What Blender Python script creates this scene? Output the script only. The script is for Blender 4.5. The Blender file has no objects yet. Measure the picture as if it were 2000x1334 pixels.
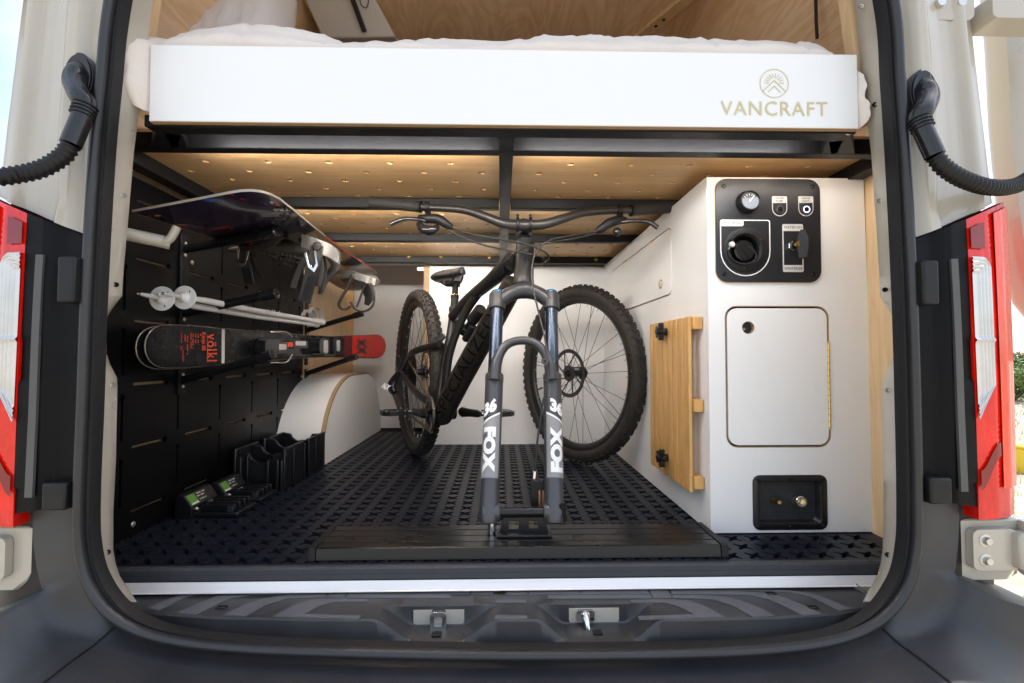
import bpy, bmesh, math, random
from mathutils import Vector as V, Matrix, noise
from mathutils.geometry import tessellate_polygon
random.seed(7)
S = bpy.context.scene
COL = S.collection
R = math.radians
PI = math.pi

# ------------------------------------------------------------------ camera
FPX, CZ = 960.0, 0.443            # focal length in photo pixels, lens height above the mat
TH = math.atan(28 / FPX); PS = math.atan(22 / FPX * math.cos(TH))
cam = bpy.data.cameras.new('camera'); co = bpy.data.objects.new('camera', cam); COL.objects.link(co)
cam.sensor_width = 36; cam.lens = FPX / 2000 * 36; cam.clip_start = .02; cam.clip_end = 3000
co.location = (0, 0, CZ); co.rotation_euler = (R(90) + TH, 0, -PS)
S.camera = co

# ------------------------------------------------------------------ sky, sun, exposure
SUN_EL, SUN_AZ = 56, 78           # azimuth from +Y (van's nose) towards +X
w = bpy.data.worlds.new('World'); S.world = w; w.use_nodes = True
nt = w.node_tree; bg = nt.nodes['Background']
sky = nt.nodes.new('ShaderNodeTexSky'); sky.sky_type = 'NISHITA'; sky.sun_disc = False
sky.sun_elevation = R(SUN_EL); sky.sun_rotation = R(SUN_AZ); sky.dust_density = 1.8; sky.air_density = 1.0
# thin bright cloud and haze over the whole sky
tcw = nt.nodes.new('ShaderNodeTexCoord'); nzw = nt.nodes.new('ShaderNodeTexNoise'); nzw.inputs['Scale'].default_value = 2.6; nzw.inputs['Detail'].default_value = 7; nzw.inputs['Roughness'].default_value = .58
nt.links.new(tcw.outputs['Generated'], nzw.inputs['Vector'])
mrw = nt.nodes.new('ShaderNodeMapRange'); mrw.inputs[1].default_value = .40; mrw.inputs[2].default_value = .60; mrw.inputs[3].default_value = 0.25; mrw.inputs[4].default_value = .8
nt.links.new(nzw.outputs[0], mrw.inputs[0])
mxw = nt.nodes.new('ShaderNodeMix'); mxw.data_type = 'RGBA'; mxw.inputs[7].default_value = (4.0, 4.3, 4.75, 1)
nt.links.new(mrw.outputs[0], mxw.inputs[0]); nt.links.new(sky.outputs[0], mxw.inputs[6]); nt.links.new(mxw.outputs[2], bg.inputs[0]); bg.inputs[1].default_value = .128
sl = bpy.data.lights.new('sun', 'SUN'); sl.energy = 3.6; sl.angle = R(.53); sl.color = (1, .97, .93)
so = bpy.data.objects.new('sun', sl); COL.objects.link(so)
sd = V((math.sin(R(SUN_AZ)) * math.cos(R(SUN_EL)), math.cos(R(SUN_AZ)) * math.cos(R(SUN_EL)), math.sin(R(SUN_EL))))
so.rotation_euler = sd.to_track_quat('Z', 'Y').to_euler(); so.location = (3, 6, 8)
vs_ = S.view_settings; vs_.view_transform = 'Standard'; vs_.look = 'None'; vs_.gamma = 1; vs_.exposure = 1.43
S.cycles.max_bounces = 10; S.cycles.diffuse_bounces = 6; S.cycles.glossy_bounces = 4

# ------------------------------------------------------------------ pixel -> place
_f = V((math.sin(PS) * math.cos(TH), math.cos(PS) * math.cos(TH), math.sin(TH)))
_r = V((math.cos(PS), -math.sin(PS), 0)); _u = _r.cross(_f); _C = V((0, 0, CZ))
def ray(u, v): return _f * FPX + _r * (u - 1000) + _u * (667 - v)
def P(u, v, y): d = ray(u, v); return _C + d * (y / d.y)
def PX(u, v, x): d = ray(u, v); return _C + d * (x / d.x)
def PZ(u, v, z): d = ray(u, v); return _C + d * ((z - CZ) / d.z)
def uv(p): q = V(p) - _C; return (1000 + FPX * q.dot(_r) / q.dot(_f), 667 - FPX * q.dot(_u) / q.dot(_f))
def at_v(A, B, v):
    lo, hi = -.6, 1.6
    s = 1 if uv(A.lerp(B, hi))[1] > uv(A.lerp(B, lo))[1] else -1
    for _ in range(40):
        m = (lo + hi) / 2
        if (uv(A.lerp(B, m))[1] - v) * s < 0: lo = m
        else: hi = m
    return A.lerp(B, lo)
def lerp(a, b, t): return a + (b - a) * t
def smooth(a, b, x): t = max(0, min(1, (x - a) / (b - a))); return t * t * (3 - 2 * t)
def interp(tab, x):
    if x <= tab[0][0]: return tab[0][1]
    for (a, b), (c, d) in zip(tab, tab[1:]):
        if x <= c: return b + (d - b) * (x - a) / (c - a)
    return tab[-1][1]
def crom(pts, n=8, closed=False):
    pts = [V(p) for p in pts]; N = len(pts); out = []
    rng = N if closed else N - 1
    for i in range(rng):
        if closed: p0, p1, p2, p3 = pts[i - 1], pts[i], pts[(i + 1) % N], pts[(i + 2) % N]
        else:
            p1, p2 = pts[i], pts[i + 1]
            p0 = pts[i - 1] if i else p1 * 2 - p2
            p3 = pts[i + 2] if i + 2 < N else p2 * 2 - p1
        for k in range(n):
            t = k / n
            out.append(.5 * ((2 * p1) + (p2 - p0) * t + (2 * p0 - 5 * p1 + 4 * p2 - p3) * t * t + (3 * p1 - p0 - 3 * p2 + p3) * t ** 3))
    if not closed: out.append(pts[-1])
    return out

# ------------------------------------------------------------------ mesh builder
class Fr:
    def __init__(s, o, ex, ey, ez=None):
        s.o = V(o); s.x = V(ex); s.y = V(ey); s.z = V(ez) if ez is not None else s.x.cross(s.y)
    def __call__(s, a, b, c=0): return s.o + s.x * a + s.y * b + s.z * c
    def at(s, a, b, c=0): return Fr(s(a, b, c), s.x, s.y, s.z)
    def rot(s, deg):
        c, n = math.cos(R(deg)), math.sin(R(deg)); return Fr(s.o, s.x * c + s.y * n, s.y * c - s.x * n, s.z)
X, Y, Z = V((1, 0, 0)), V((0, 1, 0)), V((0, 0, 1))
def front(u, v, y): return Fr(P(u, v, y), X, Z, -Y)        # frame on a plane that faces the camera
def rrect(w, h, r, n=5, cx=0, cy=0):
    out = []
    for sx, sy, a in ((1, 1, 0), (-1, 1, 90), (-1, -1, 180), (1, -1, 270)):
        for k in range(n + 1):
            t = R(a + 90 * k / n)
            out.append((cx + sx * (w / 2 - r) + r * math.cos(t), cy + sy * (h / 2 - r) + r * math.sin(t)))
    return out
def circ(r, n=24, cx=0, cy=0, a0=0): return [(cx + r * math.cos(2 * PI * k / n + a0), cy + r * math.sin(2 * PI * k / n + a0)) for k in range(n)]
class M:
    def __init__(s): s.v = []; s.f = []
    def add(s, vs, fs):
        o = len(s.v); s.v += [V(p) for p in vs]; s.f += [tuple(o + i for i in f) for f in fs]; return s
    def hexa(s, p):
        return s.add(p, [(0, 3, 2, 1), (4, 5, 6, 7), (0, 1, 5, 4), (1, 2, 6, 5), (2, 3, 7, 6), (3, 0, 4, 7)])
    def span(s, a, b):
        (x0, y0, z0), (x1, y1, z1) = a, b
        return s.hexa([(x0, y0, z0), (x1, y0, z0), (x1, y1, z0), (x0, y1, z0), (x0, y0, z1), (x1, y0, z1), (x1, y1, z1), (x0, y1, z1)])
    def fbox(s, fr, a, b):
        (x0, y0, z0), (x1, y1, z1) = a, b
        return s.hexa([fr(*q) for q in [(x0, y0, z0), (x1, y0, z0), (x1, y1, z0), (x0, y1, z0), (x0, y0, z1), (x1, y0, z1), (x1, y1, z1), (x0, y1, z1)]])
    def bar(s, a, b, w, h, up=Z):
        a, b = V(a), V(b); d = (b - a).normalized(); sd_ = d.cross(V(up))
        if sd_.length < 1e-4: sd_ = d.cross(X)
        sd_.normalize(); uu = sd_.cross(d)
        return s.fbox(Fr(a, sd_, d, uu), (-w / 2, 0, -h / 2), (w / 2, (b - a).length, h / 2))
    def sweep(s, pts, sec, closed=False, cap=True, up=None):
        """sec(i, n_pts) -> list of (a, b) offsets in the (normal, binormal) frame"""
        pts = [V(p) for p in pts]; N = len(pts); rings = []
        t0 = (pts[1] - pts[0]).normalized()
        ref = V(up) if up is not None else (Z if abs(t0.z) < .9 else X)
        nrm = (ref - t0 * ref.dot(t0)).normalized()
        for i, p in enumerate(pts):
            if closed: t = (pts[(i + 1) % N] - pts[i - 1])
            else: t = pts[min(i + 1, N - 1)] - pts[max(i - 1, 0)]
            t.normalize()
            if up is not None:
                q = V(up) - t * V(up).dot(t)
                nrm = q.normalized() if q.length > 1e-5 else nrm
            else: nrm = (nrm - t * nrm.dot(t)).normalized()
            bn = t.cross(nrm)
            rings.append([p + nrm * a + bn * b for a, b in sec(i, N)])
        k = len(rings[0]); fs = []
        for i in range(N if closed else N - 1):
            j = (i + 1) % N
            for q in range(k): fs.append((i * k + q, i * k + (q + 1) % k, j * k + (q + 1) % k, j * k + q))
        if cap and not closed: fs += [tuple(range(k))[::-1], tuple((N - 1) * k + q for q in range(k))]
        return s.add([p for r_ in rings for p in r_], fs)
    def tube(s, pts, r, n=10, closed=False, cap=True, up=None, flat=1.0):
        N = len(pts)
        rr = (lambda i: r) if not isinstance(r, (list, tuple)) else (lambda i: interp([(k / (len(r) - 1), q) for k, q in enumerate(r)], i / max(1, N - 1)))
        return s.sweep(pts, lambda i, N_: [(rr(i) * math.cos(2 * PI * k / n), rr(i) * flat * math.sin(2 * PI * k / n)) for k in range(n)], closed, cap, up)
    def cyl(s, a, b, r, r2=None, n=20): return s.tube([V(a), V(b)], [r, r2 if r2 is not None else r], n)
    def ribbon(s, pts, up, w, t): return s.sweep(pts, lambda i, N: [(w / 2, t / 2), (-w / 2, t / 2), (-w / 2, -t / 2), (w / 2, -t / 2)], up=up)
    def lathe(s, o, ax, prof, n=24):
        o, ax = V(o), V(ax).normalized(); ref = Z if abs(ax.z) < .9 else X
        e1 = (ref - ax * ref.dot(ax)).normalized(); e2 = ax.cross(e1); k = len(prof); vs = []
        for i in range(n):
            c, q = math.cos(2 * PI * i / n), math.sin(2 * PI * i / n)
            vs += [o + ax * h + (e1 * c + e2 * q) * r for r, h in prof]
        fs = [(i * k + j, ((i + 1) % n) * k + j, ((i + 1) % n) * k + j + 1, i * k + j + 1) for i in range(n) for j in range(k - 1)]
        return s.add(vs, fs)
    def prism(s, fr, outer, d0, d1, holes=()):
        loops = [outer] + list(holes); flat = [p for l in loops for p in l]; n = len(flat)
        tris = tessellate_polygon([[V((a, b, 0)) for a, b in l] for l in loops])
        vs = [fr(a, b, d0) for a, b in flat] + [fr(a, b, d1) for a, b in flat]
        fs = [tuple(t) for t in tris] + [tuple(n + i for i in t)[::-1] for t in tris]; o = 0
        for l in loops:
            k = len(l); fs += [(o + i, o + (i + 1) % k, n + o + (i + 1) % k, n + o + i) for i in range(k)]; o += k
        return s.add(vs, fs)
    def sheet(s, fr, outer, c=0, holes=()):
        loops = [outer] + list(holes)
        tris = tessellate_polygon([[V((a, b, 0)) for a, b in l] for l in loops])
        return s.add([fr(a, b, c) for l in loops for a, b in l], [tuple(t) for t in tris])
    def grid(s, rows, closeu=False):
        k = len(rows[0]); fs = []
        for i in range(len(rows) - 1):
            for j in range(k if closeu else k - 1):
                j2 = (j + 1) % k; fs.append((i * k + j, i * k + j2, (i + 1) * k + j2, (i + 1) * k + j))
        return s.add([p for r_ in rows for p in r_], fs)
    def ball(s, c, r, n=12, sc=(1, 1, 1)):
        prof = [(max(1e-5, math.sin(PI * k / (n // 2))), -math.cos(PI * k / (n // 2))) for k in range(n // 2 + 1)]
        m = M().lathe((0, 0, 0), Z, prof, n)
        return s.add([V(c) + V((p.x * r * sc[0], p.y * r * sc[1], p.z * r * sc[2])) for p in m.v], m.f)
    def join(s, m): return s.add(m.v, m.f)
    def mesh(s, name, smooth=35, weld=True):
        me = bpy.data.meshes.new(name); me.from_pydata([tuple(p) for p in s.v], [], s.f)
        bm = bmesh.new(); bm.from_mesh(me)
        if weld: bmesh.ops.remove_doubles(bm, verts=bm.verts, dist=1e-5)
        bmesh.ops.recalc_face_normals(bm, faces=bm.faces)
        bm.to_mesh(me); bm.free()
        if smooth:
            me.polygons.foreach_set('use_smooth', [True] * len(me.polygons))
            me.set_sharp_from_angle(angle=R(smooth))
        return me

WT = {}
def link(o, parent):
    COL.objects.link(o)
    if parent is not None:
        o.parent = parent; o.location = -WT.get(parent.name, V((0, 0, 0))); WT[o.name] = V((0, 0, 0))
    return o
def obj(name, m, mat, parent=None, smooth=35, bev=None, weld=True):
    me = m if isinstance(m, bpy.types.Mesh) else m.mesh(name, smooth, weld)
    if mat is not None and not me.materials: me.materials.append(mat)
    o = link(bpy.data.objects.new(name, me), parent)
    if bev:
        b = o.modifiers.new('bevel', 'BEVEL'); b.width = bev; b.segments = 2; b.limit_method = 'ANGLE'; b.angle_limit = R(40); b.harden_normals = False
    return o
def tag(o, label, cat, group=None):
    o['label'] = label; o['category'] = cat
    if group: o['group'] = group
    return o
def struct(o): o['kind'] = 'structure'; return o
def thing(name, label, cat, loc, group=None):
    o = bpy.data.objects.new(name, None); o.empty_display_size = .05; COL.objects.link(o); o.location = loc
    WT[o.name] = V(loc); return tag(o, label, cat, group)

def text_flat(s, size, bold=0.0, spacing=1.0, shear=0):
    cu = bpy.data.curves.new('t', 'FONT'); cu.body = s; cu.size = size; cu.align_x = 'CENTER'; cu.align_y = 'CENTER'
    cu.offset = bold; cu.space_character = spacing; cu.shear = shear; cu.resolution_u = 3
    ob = bpy.data.objects.new('t', cu); me = bpy.data.meshes.new_from_object(ob)
    vs = [v.co.copy() for v in me.vertices]; fs = [tuple(p.vertices) for p in me.polygons]
    bpy.data.objects.remove(ob); bpy.data.meshes.remove(me); bpy.data.curves.remove(cu); return vs, fs
def text(s, size, fr, bold=0.0, spacing=1.0, lift=.0007, wfit=None, shear=0, hfit=None):
    vs, fs = text_flat(s, size, bold, spacing, shear)
    if wfit:
        xs = [p.x for p in vs]; k = wfit / (max(xs) - min(xs)); c = (max(xs) + min(xs)) / 2
        for p in vs: p.x = (p.x - c) * k
    if hfit:
        ys = [p.y for p in vs]; k = hfit / (max(ys) - min(ys)); c = (max(ys) + min(ys)) / 2
        for p in vs: p.y = (p.y - c) * k
    return M().add([fr(p.x, p.y, lift) for p in vs], fs)
def wrapped(vs, fs, mapf, step=.004):
    """cut a flat drawing into strips along b and lay it on a curved surface"""
    bm = bmesh.new(); bv = [bm.verts.new(p) for p in vs]
    for f in fs:
        try: bm.faces.new([bv[i] for i in f])
        except ValueError: pass
    ys = [p[1] for p in vs]; y = math.floor(min(ys) / step) * step
    while y < max(ys):
        bmesh.ops.bisect_plane(bm, geom=bm.verts[:] + bm.edges[:] + bm.faces[:], plane_co=(0, y, 0), plane_no=(0, 1, 0)); y += step
    bm.verts.index_update(); m = M()
    m.add([mapf(v.co.x, v.co.y) for v in bm.verts], [tuple(v.index for v in f.verts) for f in bm.faces]); bm.free(); return m

# ------------------------------------------------------------------ materials
def node(nt, t, **kw):
    n = nt.nodes.new(t)
    for k, v in kw.items(): setattr(n, k, v)
    return n
def mat(name, col, rough=.5, metal=0, var=.08, vs=6, bump=0, bs=80, coat=0, spec=.5, rvar=.08, stretch=(1, 1, 1), sheen=0, trans=0, emit=None, estr=0, bdist=.001, col2=None):
    m = bpy.data.materials.new(name); m.use_nodes = True; t = m.node_tree; b = t.nodes['Principled BSDF']
    tc = node(t, 'ShaderNodeTexCoord'); mp = node(t, 'ShaderNodeMapping'); mp.inputs['Scale'].default_value = stretch
    t.links.new(tc.outputs['Object'], mp.inputs[0])
    n = node(t, 'ShaderNodeTexNoise'); n.inputs['Scale'].default_value = vs; n.inputs['Detail'].default_value = 6; n.inputs['Roughness'].default_value = .65
    t.links.new(mp.outputs[0], n.inputs['Vector'])
    r = node(t, 'ShaderNodeValToRGB'); a = r.color_ramp.elements
    a[0].position = .3; a[1].position = .7
    c2 = col2 or tuple(min(1, c * (1 + var)) for c in col)
    a[0].color = tuple(c * (1 - var) for c in col) + (1,) if not col2 else tuple(col) + (1,); a[1].color = tuple(c2) + (1,)
    t.links.new(n.outputs[0], r.inputs[0]); t.links.new(r.outputs[0], b.inputs['Base Color'])
    b.inputs['Metallic'].default_value = metal; b.inputs['Specular IOR Level'].default_value = spec
    mr = node(t, 'ShaderNodeMapRange'); mr.inputs[3].default_value = max(.02, rough - rvar); mr.inputs[4].default_value = min(1, rough + rvar)
    n2 = node(t, 'ShaderNodeTexNoise'); n2.inputs['Scale'].default_value = vs * 3.1; n2.inputs['Detail'].default_value = 4
    t.links.new(mp.outputs[0], n2.inputs['Vector'])
    t.links.new(n2.outputs[0], mr.inputs[0]); t.links.new(mr.outputs[0], b.inputs['Roughness'])
    b.inputs['Coat Weight'].default_value = coat; b.inputs['Coat Roughness'].default_value = .06
    b.inputs['Transmission Weight'].default_value = trans; b.inputs['Sheen Weight'].default_value = sheen
    if emit: b.inputs['Emission Color'].default_value = tuple(emit) + (1,); b.inputs['Emission Strength'].default_value = estr
    if bump:
        n3 = node(t, 'ShaderNodeTexNoise'); n3.inputs['Scale'].default_value = bs; n3.inputs['Detail'].default_value = 5
        t.links.new(mp.outputs[0], n3.inputs['Vector'])
        bp = node(t, 'ShaderNodeBump'); bp.inputs['Strength'].default_value = bump; bp.inputs['Distance'].default_value = bdist
        t.links.new(n3.outputs[0], bp.inputs['Height']); t.links.new(bp.outputs[0], b.inputs['Normal'])
    return m
def wood(name, dark, light, grain=(1.2, 26, 26), rough=.45, figure=.6, knots=False):
    m = bpy.data.materials.new(name); m.use_nodes = True; t = m.node_tree; b = t.nodes['Principled BSDF']
    tc = node(t, 'ShaderNodeTexCoord'); mp = node(t, 'ShaderNodeMapping'); mp.inputs['Scale'].default_value = grain
    t.links.new(tc.outputs['Object'], mp.inputs[0])
    n = node(t, 'ShaderNodeTexNoise'); n.inputs['Scale'].default_value = 1.0; n.inputs['Detail'].default_value = 9; n.inputs['Roughness'].default_value = .62; n.inputs['Distortion'].default_value = .7
    t.links.new(mp.outputs[0], n.inputs['Vector'])
    mp2 = node(t, 'ShaderNodeMapping'); mp2.inputs['Scale'].default_value = tuple(g * .22 for g in grain); t.links.new(tc.outputs['Object'], mp2.inputs[0])
    n2 = node(t, 'ShaderNodeTexNoise'); n2.inputs['Scale'].default_value = 1.4; n2.inputs['Detail'].default_value = 3; n2.inputs['Distortion'].default_value = 2.2
    t.links.new(mp2.outputs[0], n2.inputs['Vector'])
    ws = node(t, 'ShaderNodeMath', operation='PINGPONG'); ws.inputs[1].default_value = .06
    t.links.new(n2.outputs[0], ws.inputs[0])
    ws2 = node(t, 'ShaderNodeMath', operation='MULTIPLY'); ws2.inputs[1].default_value = 6 * figure; t.links.new(ws.outputs[0], ws2.inputs[0])
    ad = node(t, 'ShaderNodeMath', operation='ADD'); t.links.new(n.outputs[0], ad.inputs[0]); t.links.new(ws2.outputs[0], ad.inputs[1])
    r = node(t, 'ShaderNodeValToRGB'); e = r.color_ramp.elements
    e[0].position = .35; e[0].color = tuple(dark) + (1,); e[1].position = .9; e[1].color = tuple(light) + (1,)
    t.links.new(ad.outputs[0], r.inputs[0]); t.links.new(r.outputs[0], b.inputs['Base Color'])
    b.inputs['Roughness'].default_value = rough
    bp = node(t, 'ShaderNodeBump'); bp.inputs['Strength'].default_value = .12; bp.inputs['Distance'].default_value = .0006
    t.links.new(n.outputs[0], bp.inputs['Height']); t.links.new(bp.outputs[0], b.inputs['Normal'])
    return m
def layered(name, axis, n=9):
    """stacked veneers of a plywood edge, alternating light and dark along one axis (metres)"""
    m = bpy.data.materials.new(name); m.use_nodes = True; t = m.node_tree; b = t.nodes['Principled BSDF']
    tc = node(t, 'ShaderNodeTexCoord'); sp = node(t, 'ShaderNodeSeparateXYZ'); t.links.new(tc.outputs['Object'], sp.inputs[0])
    a = node(t, 'ShaderNodeMath', operation='MULTIPLY'); a.inputs[1].default_value = 1 / .0052; t.links.new(sp.outputs[axis], a.inputs[0])
    fr = node(t, 'ShaderNodeMath', operation='FRACT'); t.links.new(a.outputs[0], fr.inputs[0])
    ns = node(t, 'ShaderNodeTexNoise'); ns.inputs['Scale'].default_value = 40; t.links.new(tc.outputs['Object'], ns.inputs['Vector'])
    r = node(t, 'ShaderNodeValToRGB'); e = r.color_ramp.elements; r.color_ramp.interpolation = 'EASE'
    e[0].position = .42; e[0].color = (.62, .43, .24, 1); e[1].position = .58; e[1].color = (.33, .19, .085, 1)
    t.links.new(fr.outputs[0], r.inputs[0])
    mx = node(t, 'ShaderNodeMix', data_type='RGBA', blend_type='MULTIPLY'); mx.inputs[0].default_value = .35
    t.links.new(r.outputs[0], mx.inputs[6]); t.links.new(ns.outputs[1], mx.inputs[7]); t.links.new(mx.outputs[2], b.inputs['Base Color'])
    b.inputs['Roughness'].default_value = .6
    return m
LAM = mat('white_laminate', (.835, .83, .825), .34, var=.008, vs=2.5, bump=.04, bs=500, rvar=.10)
LAMG = mat('grey_laminate', (.62, .595, .575), .45, var=.03, vs=3)
PLY = wood('birch_ply', (.50, .295, .125), (.66, .44, .23), grain=(2, 22, 22), figure=.35)
PLYWALL = wood('maple_wall', (.66, .42, .22), (.84, .62, .40), grain=(14, 2.2, 14), figure=.9)
MAPLE = wood('pale_maple', (.58, .385, .20), (.74, .55, .34), grain=(12, 12, 1.6), figure=.6)
EDGEZ = layered('ply_edge_z', 2); EDGEY = layered('ply_edge_y', 1); EDGEX = layered('ply_edge_x', 0)
BAMB = wood('bamboo', (.52, .27, .075), (.76, .48, .19), grain=(40, 40, 3), figure=.2, rough=.38)
STEEL = mat('black_powder_steel', (.006, .006, .007), .46, spec=.3, var=.15, vs=20, bump=.12, bs=900, bdist=.0003)
SATIN = mat('satin_black_aluminium', (.008, .0085, .010), .28, metal=.2, var=.05, vs=3, rvar=.03)
BLK = mat('black_plastic', (.007, .007, .008), .5, spec=.35, var=.2, vs=12, bump=.1, bs=700, bdist=.0003)
BLKG = mat('gloss_black_plastic', (.012, .012, .014), .16, var=.1, vs=10, rvar=.05)
HDPE = mat('black_wall_sheet', (.0022, .0022, .0028), .40, spec=.22, var=.15, vs=8, bump=.06, bs=500)
RUB = mat('rubber_mat', (.008, .0098, .016), .44, spec=.28, var=.25, vs=14, bump=.25, bs=500, bdist=.0005)
RUBD = mat('subfloor_black', (.006, .006, .007), .8, var=.1)
SEAL = mat('seal_rubber', (.022, .022, .024), .32, var=.15, vs=10, bump=.12, bs=300)
SEALR = mat('seal_rib_rubber', (.0045, .0045, .0055), .62, var=.15, vs=10)
BUMP = mat('bumper_plastic', (.026, .027, .031), .42, col2=(.044, .044, .048), vs=5, bump=.6, bs=1100, bdist=.0005)
BUMPD = mat('bumper_dark_plastic', (.026, .027, .031), .52, var=.12, vs=5, bump=.4, bs=1100, bdist=.0005)
STEP = mat('step_plastic', (.024, .0245, .028), .36, col2=(.050, .049, .050), vs=7, bump=.35, bs=1300, bdist=.0004)
PAD = mat('step_grip_rubber', (.105, .108, .118), .62, var=.12, vs=14, bump=.5, bs=1500, bdist=.0005)
PAINT = mat('beige_body_paint', (.455, .415, .345), .30, var=.03, vs=4, coat=.6, bump=.03, bs=120)
ALU = mat('brushed_aluminium', (.74, .73, .72), .32, metal=.85, var=.06, vs=3, stretch=(1, 60, 60), rvar=.08)
SILL = mat('bare_aluminium_sill', (.80, .78, .77), .42, metal=.25, var=.04, vs=3, stretch=(1, 60, 60), rvar=.08)
CHROME = mat('polished_metal', (.75, .74, .72), .14, metal=1, var=.05, rvar=.04)
BRASS = mat('brass', (.78, .55, .20), .22, metal=1, var=.08)
BOLT = mat('zinc_bolt', (.62, .60, .56), .34, metal=.9, var=.1, vs=60)
RED = mat('red_lens', (.70, .010, .004), .14, var=.30, vs=26, coat=.3, spec=.3, rvar=.03, stretch=(1, 1, .35), bump=.35, bs=55, bdist=.004, emit=None)
ORANGE = mat('orange_lens', (.85, .045, .006), .14, var=.25, vs=22, coat=.3, spec=.3, stretch=(1, 1, .35), bump=.35, bs=55, bdist=.004)
CLEAR = mat('clear_lens', (.58, .57, .56), .12, var=.15, vs=9, coat=.8, metal=.35)
LINEN = mat('cream_cotton', (.74, .665, .605), .9, var=.04, vs=9, bump=.5, bs=160, bdist=.002, sheen=.3)
PILLOW = mat('white_cotton', (.82, .82, .84), .9, var=.02, vs=7, bump=.35, bs=60, bdist=.002, sheen=.3)
TAN = mat('tan_print', (.60, .53, .30), .5, var=.03)
WHT = mat('white_print', (.80, .80, .79), .45, var=.02)
LGT = mat('pale_print', (.56, .55, .53), .45, var=.02)
DKT = mat('dark_print', (.05, .05, .055), .5, var=.02)
REDT = mat('red_print', (.75, .07, .03), .45, var=.04)
FRAME = mat('bike_frame_black', (.009, .0085, .008), .44, var=.3, vs=16, bump=.05, bs=300, rvar=.1)
DUSTY = mat('bike_frame_dusty', (.011, .010, .009), .46, col2=(.024, .019, .015), vs=22, bump=.06, bs=300, rvar=.12)
GLOSS = mat('frame_gloss_letter', (.006, .006, .006), .15, var=.1)
TYRE = mat('tyre_rubber', (.011, .010, .009), .75, col2=(.032, .026, .021), vs=30, bump=.3, bs=400, bdist=.0006)
FORK = mat('fork_grey', (.050, .050, .056), .34, var=.1, vs=10, coat=.2)
FORKL = mat('fork_light_grey', (.25, .25, .26), .4, var=.04)
FORKM = mat('fork_mid_grey', (.115, .115, .12), .4, var=.04)
STAN = mat('blue_black_stanchion', (.040, .055, .082), .24, metal=.75, var=.02, vs=2, rvar=.02)
BLUEA = mat('blue_anodised', (.02, .22, .50), .25, metal=.8, var=.08)
HOSE = mat('cable_black', (.012, .012, .012), .4, var=.1)
CHAIN = mat('chain_steel', (.12, .10, .085), .4, metal=.8, var=.3, vs=60)
COPPER = mat('brake_pad_copper', (.45, .20, .10), .5, metal=.6, var=.15, vs=80)
GREYA = mat('grey_anodised', (.09, .09, .095), .3, metal=.7, var=.1)
WPOLE = mat('white_pole', (.74, .73, .72), .32, var=.05, vs=18)
GREEN = mat('green_sticker', (.09, .24, .03), .5, var=.15, vs=70)
GLASS = mat('gauge_dial_glass', (.55, .62, .72), .06, metal=.6, var=.05)
SCREW = mat('screw_black', (.02, .02, .02), .35, metal=.6, var=.1)
YEL = mat('yellow_zinc', (.55, .36, .05), .4, metal=.6, var=.15, vs=60)
MAROON = mat('maroon_topsheet', (.10, .006, .012), .18, var=.15, vs=12, coat=.4)
SKIRED = mat('red_topsheet', (.72, .022, .012), .25, var=.08, vs=10, coat=.4)
SKIBLK = mat('black_topsheet', (.006, .006, .0065), .28, col2=(.012, .012, .013), vs=14, coat=.0, spec=.3)
SKIBASE = mat('ski_edge', (.36, .32, .27), .35, var=.1, metal=.4)
LEDR = mat('led_ring', (.5, .5, .8), .3, emit=(.55, .6, 1), estr=2.2)

# ================================================================== the setting outside
GZ = -.74
def grass_mat():
    m = mat('dry_grass_ground', (.20, .17, .12), .95, col2=(.42, .38, .31), vs=2.2, bump=.6, bs=14, bdist=.05); return m
g = M(); N = 60
def gz(x, y):
    d = math.hypot(x, y); return GZ + (.06 * noise.noise(V((x * .25, y * .25, 0))) if 5 < d else 0) + .10 * smooth(6, 26, d) + max(0, d - 30) * .012
xs_ = [math.copysign(abs(k / 30) ** 2.6 * 900, k) for k in range(-30, 31)]
g.grid([[V((x, y, gz(x, y))) for x in xs_] for y in xs_])
struct(obj('ground', g, grass_mat(), smooth=60))
h = M(); HILL = mat('far_hills', (.30, .30, .28), .95, col2=(.40, .38, .34), vs=.01)
for i, (x0, y0, wd, ht) in enumerate(((700, 620, 420, 46), (380, 700, 260, 34), (1000, 520, 500, 60))):
    rows = []
    for a in range(13):
        rows.append([V((x0 + wd * (b / 12 - .5) * 2, y0 + wd * .5 * (a / 12 - .5) * 2,
                        -4 + ht * (math.sin(PI * a / 12) * math.sin(PI * b / 12)) ** 1.3 * (1 + .35 * noise.noise(V((a * .5, b * .5, i)))))) for b in range(13)])
    h.grid(rows)
struct(obj('hills', h, HILL, smooth=80))
LEAF = [mat('leaf_%d' % k, c, .6, var=.25, vs=8) for k, c in enumerate(((.11, .17, .035), (.075, .125, .03), (.17, .18, .06)))]
BARK = mat('bark', (.10, .075, .05), .9, var=.2)
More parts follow.
